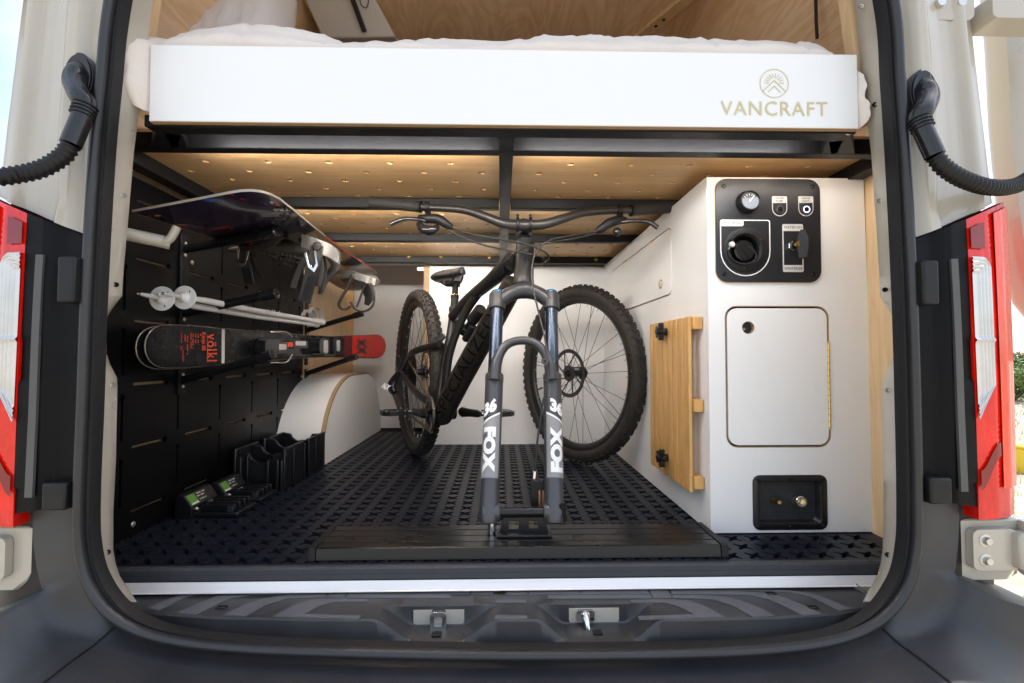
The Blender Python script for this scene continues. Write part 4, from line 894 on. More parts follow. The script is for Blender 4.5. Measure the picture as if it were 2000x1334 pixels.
# bamboo slat table hung on the cabinet side --------------------------------------------
tb = thing('bamboo_slat_table', 'bamboo slatted table top hung flat on the side of the white cabinet', 'table', (.49, 1.42, .09))
XT = .486; yA, yB = PX(1346, 780, XT).y, PX(1268, 780, XT).y; n = 8
zt_, zb_ = .545, .092
for k in range(n):
    y0 = lerp(yA, yB, k / n) + .002; y1 = lerp(yA, yB, (k + 1) / n) - .0105
    obj('slat', M().span((XT, y0, zb_), (XT + .009, y1, zt_)), BAMB, tb, bev=.0015)
for z in (.118, .315, .528):
    obj('batten', M().span((XT + .0092, yA - .009, z - .016), (XT + .034, yB - .01, z + .016)), BAMB, tb, bev=.0015)
for u, v in ((1294, 648), (1296, 894)):
    p = PX(u, v, XT - .012); m = M(); pts = [((.0195 + .0075 * math.cos(5 * a)) * math.cos(a), (.0195 + .0075 * math.cos(5 * a)) * math.sin(a)) for a in [2 * PI * k / 50 for k in range(50)]]
    m.prism(Fr(p, -Y, Z, -X), pts, 0, .014); m.cyl(p + X * .012, p - X * .002, .011, n=18); m.cyl(p - X * .012, p - X * .020, .009, n=18); obj('star_knob', m, BLKG, tb, smooth=35, bev=.002)

# ================================================================== fork mount on the floor
fm = thing('fork_mount', 'low black slotted aluminium fork mount on the rubber mat', 'bike mount', (0, 1.15, 0))
xa, xb = PZ(612, 1089, 0).x, PZ(1420, 1089, 0).x
m = M(); ys = [1.084, 1.087, 1.112]; 
sec = [(1.083, .0005), (1.087, .0245), (1.092, .0262)]
for yg in (1.120, 1.157, 1.194): sec += [(yg - .0022, .0262), (yg - .0022, .019), (yg + .0022, .019), (yg + .0022, .0262)]
sec += [(1.226, .0262), (1.231, .024), (1.231, .0005)]
m.prism(Fr((0, 0, 0), Y, Z, X), sec, xa + .012, xb - .012); obj('base_extrusion', m, SATIN, fm, smooth=None, bev=.0008)
for x0, x1 in ((xa - .004, xa + .0115), (xb - .0115, xb + .004)):
    m = M(); m.prism(Fr((0, 0, 0), Y, Z, X), [(1.080, .0005), (1.084, .0272), (1.092, .0285), (1.228, .0285), (1.234, .026), (1.234, .0005)], x0, x1); obj('end_cap', m, BLK, fm, smooth=None, bev=.002)
for x in (-.26, .26):
    for yg in (1.120, 1.157, 1.194): obj('slot_nut', M().lathe((x + (yg - 1.12) * .2 * (1 if x < 0 else -1), yg, .0215), Z, [(.0065, 0), (.0065, .005), (.004, .006), (.0001, .006)], 14), SCREW, fm)
AX = 1.165
B0 = P(1019, 1000, AX); B1 = P(1024, 588, 1.392); HW = .0765
la, ra = P(977, 1001, AX), P(1072, 1001, AX); la.z = ra.z = B0.z
m = M(); m.cyl(la, ra, .0125, n=28); obj('axle_tube', m, SATIN, fm)
bz = .0265; m = M(); m.prism(Fr((0, AX, 0), X, Z, -Y), [(P(975, 1035, AX).x, bz + .004), (P(1071, 1035, AX).x, bz + .004), (P(1064, 1010, AX).x, B0.z - .010), (P(984, 1010, AX).x, B0.z - .010)], -.004, .004, [[(P(a, 1030, AX).x + dx, z) for dx, z in ((-.011, bz + .012), (.011, bz + .012), (.012, bz + .030), (-.012, bz + .030))][::-1] for a in (1003, 1042)])
obj('bracket', m, SATIN, fm, smooth=None, bev=.001)
m = M().span((P(970, 1040, AX).x, AX - .030, bz), (P(1076, 1040, AX).x, AX + .02, bz + .006)); obj('bracket_foot', m, SATIN, fm, bev=.002)
p = P(961, 1012, AX); p = V((p.x, AX, B0.z)); m = M().cyl((p.x, AX - .004, B0.z - .012), (p.x, AX - .004, .027), .0085, n=18); obj('axle_stop', m, CHROME, fm)

# ================================================================== bicycle
bike = thing('mountain_bike', 'black full suspension mountain bike clamped by its fork without front wheel', 'bicycle', (0, AX, B0.z))
a_ = (B1 - B0).normalized(); fdir = (-Y - a_ * (-Y).dot(a_)).normalized()
def leg(s, t): return B0 + X * (s * HW) + a_ * t
S_L = (at_v(B0, B1, 733) - B0).length; S_T = (B1 - B0).length
fork = obj('fork', M().tube(crom([leg(-1, S_T - .008), leg(-1, S_T + .012) + X * .02, B1 + X * -.035 + a_ * .026, B1 + a_ * .036, B1 + X * .035 + a_ * .026, leg(1, S_T + .012) - X * .02, leg(1, S_T - .008)], 6), [.021, .021, .021, .025, .021, .021, .021], 18, flat=.95), mat('crown_grey', (.030, .031, .035), .36, var=.08), bike, smooth=60)
for s in (-1, 1):
    m = M().cyl(leg(s, S_T - .03), leg(s, S_T + .022), .0235, n=24); obj('crown_cup', m, bpy.data.materials['crown_grey'], fork, bev=.003)
    m = M().lathe(leg(s, S_T + .022), a_, [(.0185, 0), (.0185, .006), (.0165, .008), (.0001, .008)], 24); obj('top_cap', m, BLUEA, fork)
    m = M().cyl(leg(s, S_L - .02), leg(s, S_T), .0178, n=28); obj('stanchion', m, STAN, fork)
    prof_ = [(.0001, -.026), (.019, -.026), (.0225, -.018), (.0235, .03), (.0225, .10), (.0235, S_L - .03), (.0245, S_L - .012), (.0245, S_L), (.021, S_L + .004), (.0178, S_L + .004)]
    m = M().lathe(leg(s, 0), a_, prof_, 30); lw = obj('lower_leg', m, FORK, fork, smooth=45)
    # dropout lug
    m = M(); m.tube([leg(s, 0) - X * (s * .026), leg(s, 0) + X * (s * .017)], [.021, .0215], 24); obj('dropout', m, FORK, lw, bev=.003)
    m = M().cyl(leg(s, .02) + fdir * .012 - X * s * .012, leg(s, .075) + fdir * .016 - X * s * .006, .0075, .003, 10); m.cyl(leg(s, .02) + fdir * .012 + X * s * .008, leg(s, .075) + fdir * .016 + X * s * .006, .0075, .003, 10); obj('leg_rib', m, FORK, lw)
    rr = .0239; sdv = a_.cross(fdir)
    if sdv.x < 0: sdv = -sdv
    off = -s * -.42                      # decals sit slightly to the outside of each leg
    def wmap(t, w_, o_=leg(s, 0), s_=s, r_=rr):
        th = w_ / r_ + s_ * .38; return o_ + a_ * t + fdir * (r_ * math.cos(th)) + sdv * (r_ * math.sin(th))
    lv = lambda v: (at_v(B0, B1, v) - B0).length if True else 0
    t_top, t_mid, t_bot = lv(812), lv(870), lv(938)
    # grey decal field
    vsf = [V((lv(938), -.024, 0)), V((lv(938), .020, 0)), V((lv(800) if s > 0 else lv(835), .020, 0)), V((lv(835) if s > 0 else lv(800), -.024, 0))]
    def slant(v, w_): return lv(v) + (w_ * .55 if s < 0 else -w_ * .55)
    fld = [(lv(936), -.030), (lv(936), .030), (slant(822, .030), .030), (slant(822, -.030), -.030)]
    obj('decal_field', wrapped([V((a, b, 0)) for a, b in fld], [(0, 1, 2, 3)], wmap, .003), FORKL, lw, smooth=60)
    r2 = rr + .0002
    fld = [(lv(903), -.018), (lv(903), .018), (lv(850), .018), (lv(850), -.018)]
    obj('decal_inset', wrapped([V((a, b, 0)) for a, b in fld], [(0, 1, 2, 3)], lambda t, w_: wmap(t, w_, r_=r2), .003), FORKM, lw, smooth=60)
    r3 = rr + .0004
    fld = [(slant(824, -.030) - .0, -.030), (slant(824, .030), .030), (slant(820, .030), .030), (slant(820, -.030), -.030)]
    obj('decal_stripe', wrapped([V((a, b, 0)) for a, b in fld], [(0, 1, 2, 3)], lambda t, w_: wmap(t, w_, r_=r3), .003), WHT, lw, smooth=60)
    vs, fs_ = text_flat('FOX', .05, bold=.0035, spacing=1.06); x0 = min(p.x for p in vs); x1 = max(p.x for p in vs); yy0 = min(p.y for p in vs); yy1 = max(p.y for p in vs)
    H_ = lv(838) - lv(926); Wd = .034; tc_ = (lv(838) + lv(926)) / 2
    vv = []
    for p in vs:
        a = ((p.x - x0) / (x1 - x0) - .5) * H_; b = ((p.y - yy0) / (yy1 - yy0) - .5) * Wd
        vv.append(V((tc_ - a, b + .004, 0)) if s < 0 else V((tc_ + a, -b - .004, 0)))
    vv = [V((p.x, p.y + (s * .002), 0)) for p in vv]
    obj('decal_letters', wrapped(vv, fs_, lambda t, w_: wmap(t, w_, r_=r3), .0025), WHT, lw, smooth=60)
    vs, fs_ = text_flat('36', .05, bold=.003); x0 = min(p.x for p in vs); x1 = max(p.x for p in vs); yy0 = min(p.y for p in vs); yy1 = max(p.y for p in vs)
    Hn = lv(786) - lv(812); tn = lv(800); vv = []
    for p in vs:
        a = ((p.x - x0) / (x1 - x0) - .5) * .037; b = ((p.y - yy0) / (yy1 - yy0) - .5) * Hn; vv.append(V((tn + b + (a * .45 if s < 0 else -a * .45), a, 0)))
    obj('decal_number', wrapped(vv, fs_, lambda t, w_: wmap(t, w_, r_=r3), .0025), WHT, lw, smooth=60)
arc = [(966, 742), (969, 712), (978, 688), (994, 671), (1020, 665), (1046, 671), (1063, 688), (1073, 712), (1078, 742)]
m = M(); ap = []
for u, v in arc:
    q = P(u, v, at_v(B0, B1, min(v, 735)).y - .024 - .012 * smooth(742, 670, v)); ap.append(q)
m.tube(crom(ap, 6), [.017, .015, .0125, .0115, .011, .0115, .0125, .015, .017], 14, flat=1.25); obj('fork_arch', m, FORK, fork, smooth=60)
# steering column
HTb, HTt = P(1022, 556, 1.425), P(1026, 474, 1.470)
ht = obj('head_tube', M().lathe(HTb, (HTt - HTb), [(.0001, -.006), (.029, -.006), (.0315, 0), (.030, .02), (.0275, .07), (.027, (HTt - HTb).length - .012), (.0285, (HTt - HTb).length), (.024, (HTt - HTb).length + .004)], 28), FRAME, bike, smooth=50)
f0 = Fr(P(1028, 506, 1.405), X, a_, fdir); 
S_ = [(-.5, -.9), (-.1, -.55), (.35, -.15), (.2, .1), (-.4, .35), (-.15, .6), (.5, .95)]
m = M(); stl = crom([V((a * .012, b * .020, 0)) for a, b in S_], 5)
for A, B in zip(stl, stl[1:]): stroke(m, f0.at(0, 0, .0335 - .0285), (A.x, A.y), (B.x + .0002, B.y + .0002), .0052)
obj('head_badge', m, mat('badge_dark', (.01, .012, .02), .2), ht, smooth=None)
cy = 1.445; STc = P(1022, 439, 1.412)
obj('steerer_spacer', M().cyl(HTt, P(1024, 452, 1.466), .0175, n=20), BLK, bike)
stem = obj('stem', M().tube([P(1024, 449, 1.466), STc], [.019, .020], 18), BLK, bike, bev=.003)
for u in (1011, 1036): 
    q = P(u, 439, 1.412); obj('stem_clamp', M().lathe(q - X * .005, X, [(.0165, 0), (.0215, .001), (.0215, .009), (.0165, .010)], 22), BLK, stem)
    for v in (421, 456): obj('clamp_bolt', M().cyl(P(u, v, 1.405), P(u, v, 1.385), .0048, n=10), SCREW, stem)
bar = [(816, 404, 1.465), (848, 406, 1.455), (905, 410, 1.435), (950, 424, 1.42), (985, 437, 1.412), (1022, 440, 1.41), (1062, 438, 1.412), (1100, 427, 1.42), (1140, 416, 1.435), (1204, 411, 1.455), (1238, 411, 1.462)]
hb = obj('handlebar', M().tube(crom([P(*q) for q in bar], 6), [.011, .011, .0115, .013, .0145, .0158, .0145, .013, .0115, .011, .011], 18), mat('bar_black', (.022, .020, .019), .36, var=.15), bike, smooth=60)
for e0, e1 in (((818, 404, 1.465), (725, 395, 1.50)), ((1236, 411, 1.462), (1319, 405, 1.497))):
    A, B = P(*e0), P(*e1); d = (B - A); L_ = d.length; pr = [(.0115, -.004), (.0165, -.003), (.0165, .010), (.0155, .012)]
    for k in range(int(L_ / .0045) - 5): z = .014 + .0045 * k; pr += [(.0158, z), (.0163, z + .001), (.0163, z + .003), (.0158, z + .0036)]
    pr += [(.0175, L_ - .006), (.0175, L_), (.0001, L_)]
    obj('grip', M().lathe(A, d, pr, 20), mat('grip_rubber', (.024, .022, .020), .7, var=.2, vs=30), hb)
    obj('lock_ring', M().lathe(A.lerp(B, -.06), d, [(.0125, 0), (.0175, .001), (.0175, .009), (.0125, .010)], 20), BLK, hb)
def lever(s, perch, blade, bodyp, clampq):
    q = P(*clampq); obj('lever_clamp', M().lathe(q - X * .007, X, [(.0125, 0), (.0175, .001), (.0175, .013), (.0125, .014)], 18), BLK, hb)
    m = M().tube(crom([P(*p) for p in bodyp], 6), [.007, .0135, .0145, .0125, .007], 12); lv_ = obj('brake_lever', m, BLK, bike, smooth=50)
    m = M().tube(crom([P(*p) for p in blade], 7), [.0075, .006, .0055, .006, .0065, .007], 10, flat=.6); obj('lever_blade', m, BLKG, lv_, smooth=60)
    m = M().tube([P(*p) for p in perch], .0085, 12); obj('perch', m, BLK, lv_)
    return lv_
ll = lever(-1, [(836, 412, 1.445), (838, 430, 1.425)], [(836, 432, 1.42), (815, 428, 1.405), (795, 427, 1.395), (780, 430, 1.388), (762, 438, 1.385)], [(818, 424, 1.43), (835, 427, 1.42), (855, 428, 1.415), (872, 438, 1.415), (884, 445, 1.42)], (834, 405, 1.46))
rl = lever(1, [(1212, 418, 1.445), (1210, 432, 1.425)], [(1206, 434, 1.42), (1228, 432, 1.405), (1250, 431, 1.395), (1268, 434, 1.388), (1285, 445, 1.385)], [(1222, 428, 1.43), (1208, 430, 1.42), (1190, 436, 1.415), (1174, 447, 1.415), (1163, 453, 1.42)], (1210, 412, 1.458))
m = M().tube(crom([P(818, 436, 1.42), P(828, 448, 1.41), P(845, 449, 1.40), P(856, 441, 1.405)], 6), [.009, .014, .014, .006], 12); obj('shift_pod', m, BLKG, ll, smooth=60)
m = M().ball(P(1205, 453, 1.42), .013, 14); obj('dropper_remote', m, BLKG, rl, smooth=60)
def hose(pts, r=.0026): return obj('cable', M().tube(crom([P(*p) for p in pts], 8), r, 8), HOSE, bike, smooth=60)
hose([(884, 446, 1.42), (915, 456, 1.40), (960, 464, 1.385), (1010, 473, 1.38), (1045, 483, 1.385), (1068, 495, 1.395), (1070, 508, 1.41), (1055, 517, 1.42), (1040, 520, 1.44)])
hose([(870, 447, 1.42), (905, 464, 1.41), (950, 480, 1.40), (1000, 490, 1.395), (1040, 497, 1.40), (1062, 505, 1.41), (1060, 513, 1.43)])
hose([(1163, 454, 1.42), (1130, 458, 1.40), (1100, 463, 1.385), (1072, 470, 1.375), (1050, 488, 1.37), (1040, 515, 1.365), (1040, 555, 1.35), (1052, 610, 1.325), (1064, 660, 1.29), (1072, 710, 1.25), (1070, 745, 1.23), (1060, 790, 1.205), (1050, 860, 1.19), (1045, 925, 1.19)])
hose([(1170, 455, 1.42), (1120, 466, 1.40), (1075, 474, 1.40), (1030, 482, 1.405), (1005, 495, 1.42), (984, 515, 1.45), (983, 535, 1.47)])
obj('hose_end', M().cyl(P(1044.5, 920, 1.19), P(1043.5, 934, 1.19), .0052, n=12), CHROME, bike)
q = P(1050, 968, 1.215); m = M(); m.prism(Fr(q, X, Z, -Y), rrect(.034, .075, .012), -.02, .012, [rrect(.008, .045, .002, cx=.008)]); cal = obj('brake_caliper', m, BLK, bike, bev=.004)
for k in (0, 1): m = M().span((q.x + .0015 + .009 * k, q.y - .015, q.z - .034), (q.x + .0055 + .009 * k, q.y + .012, q.z + .016)); obj('brake_pad', m, COPPER, cal)
m = M().tube(crom([P(1100, 1000, 1.16), P(1102, 1015, 1.155), P(1098, 985, 1.15)], 4), .007, 10); obj('axle_lever', m, BLK, bike)
obj('hose_guide', M().lathe(P(1064, 706, 1.245), -Y, [(.009, -.004), (.009, .004), (.0035, .004), (.0035, -.004)], 16), FORK, fork)

# frame: plane of the frame leans back to the left
BBp = P(866, 806, 1.805); RA = V((-.376, 2.215, .371)); FD = V((.387, -.922, 0)); LT = V((-.922, -.387, 0))   # forward, towards the drive side
DTa, DTb = P(1004, 552, 1.445), P(864, 808, 1.80)
pth = crom([DTa, P(955, 640, 1.56), P(905, 730, 1.69), DTb, P(862, 820, 1.815)], 8); DT = obj('down_tube', M().tube(pth, [.033, .037, .039, .041, .034], 20, flat=1.0), DUSTY, bike, smooth=60)
dv = (pth[8] - pth[20]).normalized(); A = pth[23]; Bq = pth[5]; ax = (Bq - A).normalized(); tc0 = (_C - A.lerp(Bq, .5)); fdt = (tc0 - ax * tc0.dot(ax)).normalized(); sdt = ax.cross(fdt); 
vs, fs_ = text_flat('SPECIALIZED', .06, bold=-.0004, spacing=1.05); x0 = min(p.x for p in vs); x1 = max(p.x for p in vs); yy0 = min(p.y for p in vs); yy1 = max(p.y for p in vs); L_ = (Bq - A).length
upd = -1 if sdt.z < 0 else 1
vv = [V((((p.x - x0) / (x1 - x0)) * L_ * 1.0, ((p.y - yy0) / (yy1 - yy0) - .5) * .040, 0)) for p in vs]
def dmap(t, w_):
    q = A + ax * t; j = min(range(len(pth)), key=lambda i: (pth[i] - q).length); c0 = pth[j] + ax * (q - pth[j]).dot(ax)
    th = w_ / .040 + .30; return c0 + fdt * (.0408 * math.cos(th)) + sdt * upd * (.0408 * math.sin(th))
obj('frame_lettering', wrapped(vv, fs_, dmap, .004), GLOSS, DT, smooth=60)
tt = crom([P(1000, 512, 1.465), P(960, 548, 1.58), P(915, 585, 1.74), P(884, 618, 1.90)], 8); obj('top_tube', M().tube(tt, [.030, .023, .020, .019], 16), FRAME, bike, smooth=60)
m = M().add([P(1003, 500, 1.46), P(1003, 556, 1.445), P(940, 640, 1.60), P(935, 575, 1.66)], [(0, 1, 2, 3)])
ST0, ST1 = P(887, 603, 1.945), P(866, 735, 1.865)
obj('seat_tube', M().tube(crom([ST0, P(881, 650, 1.915), ST1, P(860, 800, 1.815)], 6), [.0175, .0175, .019, .026], 16), FRAME, bike, smooth=60)
sa = crom([P(938, 566, 1.66), P(912, 605, 1.71), P(893, 645, 1.74), P(878, 690, 1.765), P(872, 730, 1.78), P(868, 780, 1.79)], 6); obj('side_arm', M().tube(sa, [.018, .0165, .0165, .017, .018, .02], 14, flat=.8), FRAME, bike, smooth=60)
obj('seatpost', M().lathe(ST0, P(889, 562, 1.975) - ST0, [(.0195, -.012), (.0205, -.008), (.0205, .004), (.0155, .006), (.0155, .045), (.0172, .047), (.0172, .058), (.0128, .060), (.0128, .105), (.0001, .105)], 20), BLK, bike, smooth=40)
obj('seatpost_band', M().lathe(ST0.lerp(P(889, 562, 1.975), .60), P(889, 562, 1.975) - ST0, [(.0173, 0), (.0176, .001), (.0173, .002)], 20), BRASS, bike)
SC = P(884, 537, 1.985)
def saddle():
    m = M(); rows = []
    for i in range(19):
        t = i / 18; ln = lerp(-.13, .135, t); wd = interp([(0, .030), (.04, .055), (.12, .068), (.3, .066), (.5, .042), (.7, .024), (.9, .019), (.97, .014), (1, .004)], t); h = .012 + .010 * (1 - t); row = []
        zz = .012 * (1 - t) ** 2 + .004 * math.sin(PI * t)
        for k in range(16):
            a = 2 * PI * k / 16; row.append(SC + FD * ln + LT * (wd * math.cos(a)) + Z * (zz + (h * math.sin(a) if math.sin(a) > 0 else h * 1.5 * math.sin(a)) - .010 * abs(math.cos(a)) ** 3))
        rows.append(row)
    m.grid(rows, closeu=True); m.add(rows[0], [tuple(range(16))]); m.add(rows[-1], [tuple(range(16))]); return m
sdl = obj('saddle', saddle(), mat('saddle_black', (.012, .012, .012), .42, var=.1), bike, smooth=70)
for s in (-1, 1): obj('saddle_rail', M().tube(crom([SC + FD * .10 + LT * s * .012 - Z * .008, SC + FD * .05 + LT * s * .020 - Z * .034, SC - FD * .04 + LT * s * .022 - Z * .036, SC - FD * .09 + LT * s * .028 - Z * .010], 6), .0036, 8), HOSE, sdl)
obj('seat_clamp', M().tube([SC - Z * .036 - LT * .03, SC - Z * .036 + LT * .03], .013, 14), BLK, bike, bev=.002)
# shock
sh0, sh1 = P(938, 606, 1.66), P(902, 652, 1.76)
sk = obj('shock', M().lathe(sh0, sh1 - sh0, [(.0001, -.01), (.019, -.008), (.021, 0), (.021, .06), (.019, .062), (.0105, .064), (.0105, .105), (.016, .107), (.016, .135), (.0001, .135)], 20), BLK, bike, smooth=40)
obj('shock_ring', M().lathe(sh0.lerp(sh1, .30), sh1 - sh0, [(.0212, 0), (.0216, .001), (.0212, .002)], 20), GREYA, sk)
obj('rebound_dial', M().cyl(P(920, 626, 1.69), P(918.5, 627, 1.683), .0050, n=12), mat('red_anodised', (.5, .02, .03), .3, metal=.6), sk)
obj('shock_reservoir', M().cyl(P(925, 636, 1.70), P(908, 664, 1.74), .013, n=18), BLK, sk, bev=.003)
# rear triangle (both sides)
for s in (1, -1):
    o_ = LT * (s * .066); e_ = LT * (s * .035)
    ss = crom([P(868, 672, 1.86) + LT * s * .02, RA + FD * .24 + o_ + Z * .09, RA + FD * .10 + o_ + Z * .055, RA + o_ + Z * .005], 6); obj('seat_stay', M().tube(ss, [.014, .0135, .012, .012], 12, flat=.7), FRAME, bike, smooth=60)
    cs = crom([BBp + e_ + Z * .035 - FD * .02, BBp + LT * s * .058 - FD * .12 + Z * .055, RA + o_ + FD * .14 - Z * .045, RA + o_ - Z * .005], 6); obj('chain_stay', M().tube(cs, [.018, .0155, .014, .013], 12, flat=.7), DUSTY, bike, smooth=60)
    m = M(); m.prism(Fr(RA + o_, FD, Z, LT * s), circ(.022, 18), -.006, .008); obj('dropout', m, FRAME, bike, bev=.002)
    m = M().tube(crom([P(880, 655, 1.88) + LT * s * .025, P(866, 672, 1.90) + LT * s * .035, P(845, 680, 1.95) + LT * s * .030], 5), [.012, .015, .013], 10, flat=.6); obj('link', m, GREYA, bike, smooth=60)
obj('bottom_bracket', M().cyl(BBp - LT * .045, BBp + LT * .045, .026, n=22), FRAME, bike, bev=.003)
CR = BBp + LT * .052
def gear(c, r, n, th, hole):
    m = M(); fr = Fr(c, FD, Z, LT); pts = []
    for k in range(n):
        for q, rr_ in ((.0, r - .0035), (.3, r), (.5, r), (.8, r - .0035)): a = 2 * PI * (k + q) / n; pts.append((rr_ * math.cos(a), rr_ * math.sin(a)))
    m.prism(fr, pts, -th / 2, th / 2, [circ(hole, 20)[::-1]] if hole else []); return m
cr = obj('chainring', gear(CR, .063, 30, .004, .042), SCREW, bike, smooth=None)
m = M(); fr = Fr(CR, FD, Z, LT)
for k in range(4): m.bar(CR, CR + FD * (.046 * math.cos(k * PI / 2 + .5)) + Z * (.046 * math.sin(k * PI / 2 + .5)), .012, .005, up=LT)
obj('spider', m, BLK, cr)
for s, fwd in ((1, -1), (-1, 1)):
    c0 = BBp + LT * (s * .066); c1 = BBp + LT * (s * .078) + FD * (fwd * .168) + Z * (.010 * fwd)
    ck = obj('crank_arm', M().tube(crom([c0 - FD * fwd * .012, c0.lerp(c1, .1), c0.lerp(c1, .5), c0.lerp(c1, .9), c1 + FD * fwd * .012], 4), [.010, .019, .014, .013, .008], 14, flat=.62), BLK, bike, smooth=60)
    pc = c1 + LT * (s * .065); fr = Fr(pc, FD, LT * s, Z); m = M(); m.prism(fr, [(-.045, -.042), (-.052, -.02), (-.052, .03), (-.03, .052), (.03, .052), (.052, .03), (.052, -.02), (.045, -.042)], -.008, .008, [rrect(.034, .028, .006, cx=.024, cy=.008)[::-1], rrect(.034, .028, .006, cx=-.024, cy=.008)[::-1]]); pdl = obj('pedal', m, BLK, ck, bev=.002)
    m = M().cyl(c1, pc + LT * (s * .05), .0085, n=12); obj('pedal_axle', m, CHROME, pdl)
    m = M()
    for a, b in ((-.044, .04), (-.044, -.03), (.044, .04), (.044, -.03), (.0, .047), (-.046, .0), (.046, 0)): m.cyl(fr(a, b, .007), fr(a, b, .0125), .0016, n=6); m.cyl(fr(a, b, -.007), fr(a, b, -.0125), .0016, n=6)
    obj('pedal_pin', m, BOLT, pdl)['kind'] = 'stuff'
# rear mech and chain
DR = RA + LT * .080 - Z * .005
d1 = DR - Z * .06 - FD * .025 + LT * .018; d2 = DR - Z * .165 + FD * .055
dm = obj('rear_derailleur', M().tube(crom([DR, DR - Z * .03 - FD * .02 + LT * .015, d1 + LT * .008, d1 - Z * .025 + FD * .012], 5), [.013, .020, .024, .016], 12, flat=.75), BLKG, bike, smooth=60)
obj('derailleur_cage', M().bar(d1 - Z * .02, d2, .006, .022, up=LT).join(M().bar(d1 - Z * .02 - LT * .012, d2 - LT * .012, .004, .02, up=LT)), SCREW, dm, bev=.002)
for q in (d1 - Z * .02, d2): obj('jockey_wheel', gear(q - LT * .006, .018, 12, .005, 0), BLK, dm, smooth=None)
f0 = Fr(P(763, 763, 2.1), V((.93, -.37, 0)).normalized(), V((.45, 0, .9)).normalized()); ln = (uv(d1), d1)
n0 = d1 + LT * .030 - Y * .01; fcam = (_C - n0).normalized(); ex = (V((1, 0, -.45)) - fcam * V((1, 0, -.45)).dot(fcam)).normalized(); f0 = Fr(n0 + fcam * .004, ex, fcam.cross(ex), fcam)
obj('derailleur_letters', text('NX', .036, f0, bold=.0012, wfit=.036, shear=.3), WHT, dm, smooth=None)
obj('mech_cable', M().tube(crom([DR - FD * .03 - Z * .01, DR - FD * .065 + Z * .03, DR - FD * .05 + Z * .075, DR + FD * .0 + Z * .075, DR + FD * .05 + Z * .05], 8), .0024, 8), HOSE, bike)
def chain(pts):
    pl = crom(pts, 30); m = M(); d = 0; k = 0; last = pl[0]; out = []
    for a, b in zip(pl, pl[1:]):
        d += (b - a).length
        if d > .0125: out.append(b); d = 0
    for i, (a, b) in enumerate(zip(out, out[1:])):
        w_ = .0085 if i % 2 else .0058
        m.bar(a - (b - a) * .12, b + (b - a) * .12, w_, .0085, up=Z if abs((b - a).normalized().z) < .9 else FD)
    return m
cas = RA + LT * .040
ring_ = [CR + FD * (.061 * math.cos(R(a))) + Z * (.061 * math.sin(R(a))) for a in range(95, -96, -19)]
co_ = obj('chain', chain([cas + Z * .045 - FD * .02, cas + Z * .046 + FD * .02] + ring_ + [d2 + Z * .016 + FD * .01, d2 + FD * .016 - Z * .006 - LT * .006, d2 - Z * .018 - FD * .003]), CHAIN, bike, smooth=None); co_['kind'] = 'stuff'
for k, rr_ in enumerate((.098, .085, .072, .060, .049, .038)):
    obj('cassette_sprocket', gear(RA + LT * (.020 + .0045 * k), rr_ * .88, int(rr_ * 450), .0016, .02), mat('red_sprocket', (.12, .02, .02), .4, metal=.6) if k == 0 else SCREW, bike, smooth=None)

# wheels -------------------------------------------------------------------------------------
def tyre_mesh(n=96):
    """tyre in its own frame: axis = local Z"""
    m = M(); Rm, rt = .338, .0265; rows = []
    for i in range(n):
        a = 2 * PI * i / n; row = []
        for k in range(14):
            b = PI * (-.80) + 1.6 * PI * k / 13; rad = Rm + rt * math.cos(b); row.append(V((rad * math.cos(a), rad * math.sin(a), rt * 1.08 * math.sin(b))))
        rows.append(row)
    rows.append(rows[0]); m.grid(rows); return m
def knob_mesh(n=68):
    m = M(); Rm, rt = .338, .0265
    def knob(a, b, la, lb, h):
        er = V((math.cos(a), math.sin(a), 0)); et = V((-math.sin(a), math.cos(a), 0)); nn = er * math.cos(b) + Z * math.sin(b); tb_ = er * -math.sin(b) + Z * math.cos(b)
        c = er * Rm + nn * (rt - .001); m.fbox(Fr(c, et, tb_, nn), (-la / 2, -lb / 2, 0), (la / 2, lb / 2, h))
    for i in range(n):
        a = 2 * PI * i / n
        for s in (-1, 1):
            knob(a + (.5 * 2 * PI / n if s > 0 else 0), s * .86, .017, .010, .0068); knob(a + (0 if s > 0 else .5 * 2 * PI / n), s * .26, .013, .009, .0058)
            if i % 2 == 0: knob(a + s * .02, s * .55, .010, .007, .0050)
    return m
TY = tyre_mesh().mesh('tyre', 60); TY.materials.append(TYRE)
KN = knob_mesh().mesh('tread_knobs', None, weld=False); KN.materials.append(TYRE)
RIMM = mat('black_rim', (.014, .014, .014), .38, var=.12)
rim = M(); rows = []
for i in range(97):
    a = 2 * PI * i / 96; rows.append([V((r_ * math.cos(a), r_ * math.sin(a), z)) for r_, z in ((.318, -.015), (.312, -.016), (.300, -.012), (.291, -.006), (.289, 0), (.291, .006), (.300, .012), (.312, .016), (.318, .015))])
rim.grid(rows); RM_ = rim.mesh('rim', 50); RM_.materials.append(RIMM)
def hub_m(rot):
    m = M().lathe((0, 0, 0), Z, [(.0001, -.055), (.010, -.055), (.012, -.05), (.015, -.046), (.029, -.034), (.029, -.030), (.016, -.026), (.014, 0), (.016, .024), (.027, .030), (.027, .034), (.015, .040), (.010, .052), (.0001, .052)], 24); return m
HUBM = hub_m(0).mesh('hub', 40); HUBM.materials.append(BLKG)
sp1 = M().cyl((.027, 0, .031), (.289, .0, .002), .0011, n=5).mesh('spoke', 60); sp1.materials.append(HOSE)
NIP = M().cyl((.278, 0, .003), (.290, 0, .002), .0022, n=6).mesh('nipple', 60); NIP.materials.append(BOLT)
rt_ = M(); fr = Fr((0, 0, 0), X, Y, Z)
rt_.prism(fr, circ(.100, 60), -.0009, .0009, [circ(.084, 60)[::-1]])
for k in range(36): a = 2 * PI * k / 36
